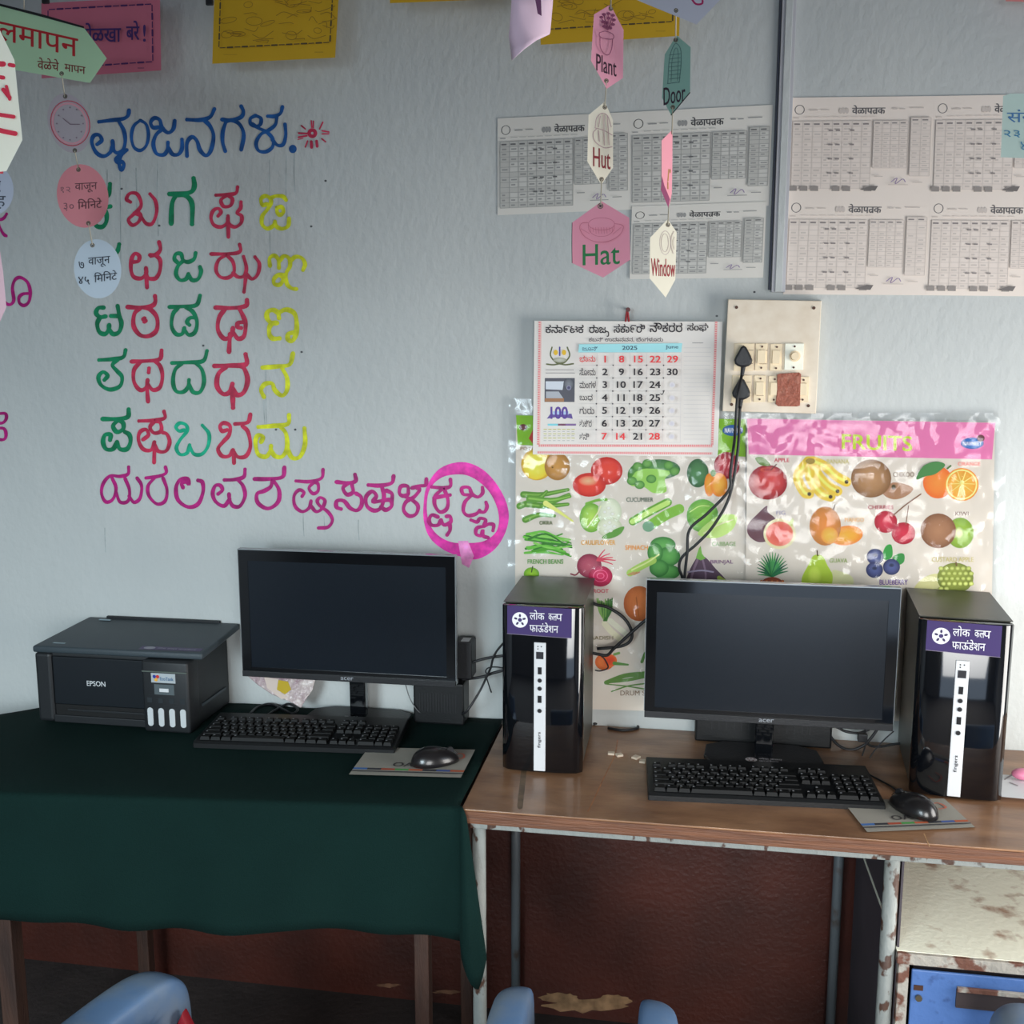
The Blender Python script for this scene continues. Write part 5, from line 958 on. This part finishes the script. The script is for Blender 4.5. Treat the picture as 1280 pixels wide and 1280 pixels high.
fi = Loc((0, YF-.0032, 0), (.001, 0, 0), (0, 0, .001)); i_ = Ink(fi); i_.text('EPSON',-1338,862,-1292,850,(206,210,212),.03); i_.build('maker_lettering', pr)
def lidpt(x, y, off): return Vector((x, y, .9405+(y-YF)/(-.004-YF)*.017+off))
i_ = Ink(lidpt, k=1.1); i_.poly([(-1.21,-.200),(-1.062,-.196),(-1.062,-.178),(-1.21,-.180)], (92,84,112)); i_.ell(-1.188,-.189,.014,.008,(150,150,160)); i_.text('लोक कल्प फाऊंडेशन',-1.168,-.184,-1.075,-.194,(150,150,160),.01); i_.build('sticker', pr)
obj('cable_socket', box(BM(), X1-.001, X1+.004, -.16, -.04, .80, .806), M['prlid'], pr)

# ================================================================== BEHIND THE SCREENS
def ups(label, x0, x1, y0, y1, z, h):
    t = thing('power_backup_box', label, 'power backup', group='battery backup boxes behind the monitors')
    obj('housing', box(BM(), x0, x1, y0, y1, z, z+h, bev=.005), M['kbody'], t)
    bm = BM(); n = 14
    for i in range(n): x = x0+(x1-x0)*(.12+.055*i); box(bm, x, x+.003, y0-.001, y0+.001, z+.03, z+.075)
    obj('vents', bm, M['cable'], t); tag(bpy.data.objects[t.name], label)
ups('black vented backup box behind the left monitor stand', -.600, -.480, -.075, -.012, DZ+.0062, .10)
ups('black backup box behind the right monitor stand', .045, .340, -.065, -.018, DZ, .09)
p = on_y(578, 835, -.05); q = on_y(592, 800, -.05)
t = thing('power_adapter', 'small black upright adapter box beside the right edge of the left monitor', 'adapter')
obj('housing', box(BM(), p.x-.01, q.x, -.075, -.02, DZ+.118, q.z, bev=.003), M['black'], t); obj('pale_top', box(BM(), p.x+.0, q.x-.008, -.065, -.035, q.z-.0005, q.z+.0006), M['white'], t)  # thin pale slab over part of the adapter's top
# small cables
c9 = lambda pts, Y, T=(560, 790, 11.63): [(T[0]+x/T[2], T[1]+y/T[2], Y) for x, y in pts]
G9 = 'thin black cables left of the left tower'
cable('data_cable', 'upper thick black cable running from behind the left monitor to the left tower', c9([(120,600),(205,530),(290,470),(450,410),(620,370),(860,335)], -.06), .0034, group=G9)
cable('data_cable', 'lower thick black cable running from behind the left monitor to the left tower', c9([(200,690),(300,680),(420,665),(540,640),(660,595),(860,545)], -.055), .0034, group=G9)
cable('data_cable', 'long black cable hanging diagonally beside the left tower down to the cloth', c9([(840,130),(780,190),(700,290),(650,400),(620,520),(550,680)], -.07)+[(598.5,866,-.075),(585,887,-.09),(578,893,-.085)], .0026, group=G9)
cable('data_cable', 'thin black loop of cable crossing the diagonal cable beside the left tower', c9([(600,590),(560,600),(550,560),(590,520),(690,508),(850,530)], -.068), .0016, group=G9)
cable('data_cable', 'thin short black cable below the crossing, left of the left tower', c9([(560,660),(590,760),(632,880)], -.066), .0016, group=G9)
cable('video_cable', 'black cable looping out of the right side of the left tower', [(738,752,-.04)]+c9([(95,385),(180,405),(290,480),(345,570),(340,640),(270,685),(95,705)], -.035, k7), .0036)
cable('video_cable', 'black cable passing from the left tower behind the right monitor', c9([(60,735),(110,745),(170,750),(220,700),(340,590),(455,490),(560,420)], -.045, k7), .0036)
cable('thin_wire', 'thin dark wire hooked over the carrot picture beside the left tower', c9([(110,745),(150,780),(175,840),(120,865),(80,860)], -.03, k7), .0016)
kk_ = (1000, 880, 8.533)
cable('video_cable', 'thick black cable loop hanging under the right corner of the right monitor', c9([(285,230),(300,290),(350,380),(440,460),(550,490),(680,440),(760,360),(840,250)], -.06, kk_), .0032)
cable('video_cable', 'black cable curving high under the right corner of the right monitor', c9([(320,235),(400,250),(480,290),(620,310),(740,270)], -.05, kk_), .003)
cable('video_cable', 'black cable from the monitor corner to the right tower', c9([(690,290),(730,430),(850,455),(990,430),(1100,420)], -.055, kk_), .0028)
cable('thin_wire', 'thin dark wire dropping straight below the connector by the right tower', c9([(710,370),(700,430),(660,560),(620,650)], -.09, kk_)+[(1066,961,-.10)], .0016)
cable('thin_wire', 'thin dark wire slanting down from the monitor corner to the desk', c9([(1000,290),(900,380),(800,490),(730,590),(660,622)], -.10, kk_), .0014)
P = [on_z(x, y, DZ+.0022) for x, y in ((1030,962),(1045,961),(1060,965),(1075,963),(1090,970),(1105,978),(1118,986),(1128,998))]
tag(obj('mouse_cable', tube(BM(), P, .0018), M['cable'], smooth=True), 'thin mouse cable lying on the desk behind the right keyboard', 'cable')
p = on_y(1078, 921, -.062); tag(obj('cable_connector', box(BM(), p.x-.010, p.x+.010, p.y-.008, p.y+.008, p.z-.010, p.z+.008, bev=.002), M['black']), 'black connector plug in the cable knot under the right monitor', 'connector')
P = [on_z(x, y, DZ+.003) for x, y in ((742,905),(755,903),(775,903),(793,905),(797,910),(780,913),(760,910))]
tag(obj('flat_cable_end', tube(BM(), P, .003), M['cable'], smooth=True), 'short bunched black cable on the desk at the foot of the vegetable chart', 'cable')
P = [on_y(506, 852, -.07), on_y(512, 872, -.075), on_y(522, 888, -.08), on_z(535, 897, DZ+.009)]
tag(obj('thin_wire', tube(BM(), P, .0013), mat('grey_wire_light', (110, 112, 112), .5), smooth=True), 'thin grey wire hanging below the left monitor onto the cloth', 'cable')
# plastic packet hanging out under the left monitor
t = thing('plastic_packet', 'crumpled clear plastic packet with a yellow slip under the left monitor', 'packet')
fpk = Card(350, 862, -.06, 0, 20); q = [(306,842),(330,838),(396,842),(391,862),(384,872),(376,885),(364,878),(340,868),(322,856)]
M['pack'] = mat('crumpled_plastic', (206, 194, 188), .15, k=1.2, rgb2=(150, 126, 132), scale=40, bump=1, bscale=50)
obj('pouch', prism(BM(), q, fpk, -.004, .004, bev=.002), M['pack'], t)
i_ = Ink(fpk, k=1.2); i_.lay = 40; i_.poly([(348,850),(360,852),(364,862),(356,868),(346,862)], (176,150,30)); i_.poly([(330,846),(348,849),(346,862),(360,872),(352,874),(334,860)], (196,180,170)); i_.build('printed_slip', t)
P = [on_z(x, y, DZ+.008) for x, y in ((312,893),(322,884),(338,880),(352,886),(366,892),(372,886),(360,880),(344,888),(330,897))]
tag(obj('coiled_lead', tube(BM(), P, .0032), M['cable'], smooth=True), 'black coiled lead lying on the green cloth below the plastic packet', 'cable')
# chips of broken plaster, notebook, eraser
M['chip'] = mat('broken_chalk', (196, 180, 160), .8, k=1.1)
for j, (x, y, w, lb) in enumerate(((764,943,9,'small pale chalk chip on the desk, nearest the left tower'), (774,945,9,'small pale chalk chip touching the scratch line on the desk'), (795,948,10,'pale chalk chip on the desk, second from the right keyboard'), (803,953,9,'pale chalk chip on the desk beside the corner of the right keyboard'))):
    p = on_z(x, y, DZ); w = w*.0008; bm = BM(); box(bm, p.x-w, p.x+w, p.y-w*.9, p.y+w*.9, DZ, DZ+.005, rot=Matrix.Rotation(.5*j, 3, 'Z'), bev=.0012); tag(obj('chalk_chip', bm, M['chip']), lb, 'chalk', 'chalk chips on the desk')
nb = thing('notebook', 'white notebook at the right photo edge beside the right tower', 'notebook'); fl_ = Flat(DZ)
q = [(1252,996),(1248,968),(1330,972),(1340,1004)]
obj('pages', prism(BM(), q, fl_, .0, .010), mat('page_edges', (186, 180, 180), .8, k=1.2), nb); obj('cover', prism(BM(), [(x+(0), y-0) for x, y in q], Flat(DZ+.010), .0, .0012), M['white'], nb)
i_ = Ink(Flat(DZ+.0115)); i_.stroke([(1256,974),(1266,968),(1276,966)],2,(150,144,148)); i_.stroke([(1262,978),(1272,982)],1.2,(160,154,158)); i_.build('pencil_marks', nb)
er = bmesh.new(); bmesh.ops.create_uvsphere(er, u_segments=20, v_segments=12, radius=1); p = on_z(1279, 968, DZ+.023)
for v in er.verts: v.co = Vector((v.co.x*.022, v.co.y*.015, v.co.z*.0115))
eo = obj('eraser', er, mat('pink_rubber', (206, 120, 150), .5, k=1.1), smooth=True, loc=(p.x, p.y, DZ+.0235)); tag(eo, 'rounded pink eraser lying on the white notebook', 'eraser')

# ================================================================== CHAIRS
M['bluep'] = mat('dusty_blue_plastic', (96, 126, 164), .5, k=.9, rgb2=(140, 148, 152), scale=9, sharp=(.45, .8), bump=.05)
def make_chair(label):
    t = thing('plastic_chair', label, 'chair', group='small blue plastic armchairs')
    o = obj('seat', box(BM(), -.15, .15, -.36, -.02, .245, .275, bev=.012, seg=3), M['bluep'], t); smooth_angle(o)
    bm = BM(); box(bm, -.155, .155, -.40, -.365, .23, .50, bev=.014, seg=3); o = obj('backrest', bm, M['bluep'], t); smooth_angle(o)
    for sx in (-1, 1):
        pts = [(-.01, .385), (.0, .405), (.0, .425)]
        # arm: side profile swept across its width, front end rolled downwards
        prof = [(-.37, .40), (-.20, .425), (-.07, .434), (-.025, .426), (.002, .402), (.010, .36), (.012, .25), (-.035, .25), (-.045, .33), (-.075, .385), (-.12, .405), (-.20, .407), (-.37, .38)]
        cols = [(.092, -.004, -.004), (.100, 0, .002), (.130, -.002, .003), (.152, -.010, -.002), (.166, -.026, -.014)]
        bm = BM(); rows_ = [[bm.verts.new((sx*w, y+(dy if y > -.3 else 0), z+dz)) for y, z in prof] for w, dy, dz in cols]
        n = len(prof); bm.faces.new(rows_[0][::-1]); bm.faces.new(rows_[-1])
        for L0, L1 in zip(rows_, rows_[1:]):
            for i in range(n): bm.faces.new((L0[i], L0[(i+1) % n], L1[(i+1) % n], L1[i]))
        bmesh.ops.recalc_face_normals(bm, faces=bm.faces[:])
        o = obj('armrest', bm, M['bluep'], t, smooth=True); sm = o.modifiers.new('rounding', 'SUBSURF'); sm.levels = 2; sm.render_levels = 2
        for y in (-.005, -.35): obj('leg', box(BM(), sx*.14-.014, sx*.14+.014, y-.016, y+.012, 0, .26, bev=.005), M['bluep'], t)
    return t
ch = make_chair('blue plastic armchair with two arm tips showing, below the middle of the desk'); ch.location = (-.143, -.595, FZ); ch.scale = (1, 1, 1.145)
c2 = dup(ch); c2.location = (.690, -.575, FZ); c2.scale = (1, 1, 1.27); c2.rotation_euler.z = R(3); c2['label'] = 'blue plastic armchair at the lower right corner in front of the blue drawer'
tip = on_z(212, 1203, .478); CR = R(-20); ox = -.13*1.4; cx3, cy3 = tip.x-ox*math.cos(CR), tip.y-ox*math.sin(CR)
c3 = dup(ch); c3.location = (cx3, cy3, FZ); c3.rotation_euler.z = CR; c3.scale = (1.4, 1, 1.12); c3['label'] = 'blue plastic armchair with a red cushion in front of the green cloth'
p = on_y(230, 1263, tip.y-.055); q_ = .052  # red wedge added in place of the red seen through the chair
bm = prism(BM(), [(-q_, 0), (0, -q_*2.1), (q_, 0), (0, q_*2.1)], Loc((0, 0, 0), (1, 0, 0), (0, 0, 1)), -.012, .012, bev=.006)
cu = obj('red_wedge', bm, mat('wedge_red', (150, 14, 34), .6), loc=(p.x, p.y, p.z-q_*2.1)); smooth_angle(cu); tag(cu, 'red cushion standing in the left blue chair, in place of the red seen through its gap', 'wedge')
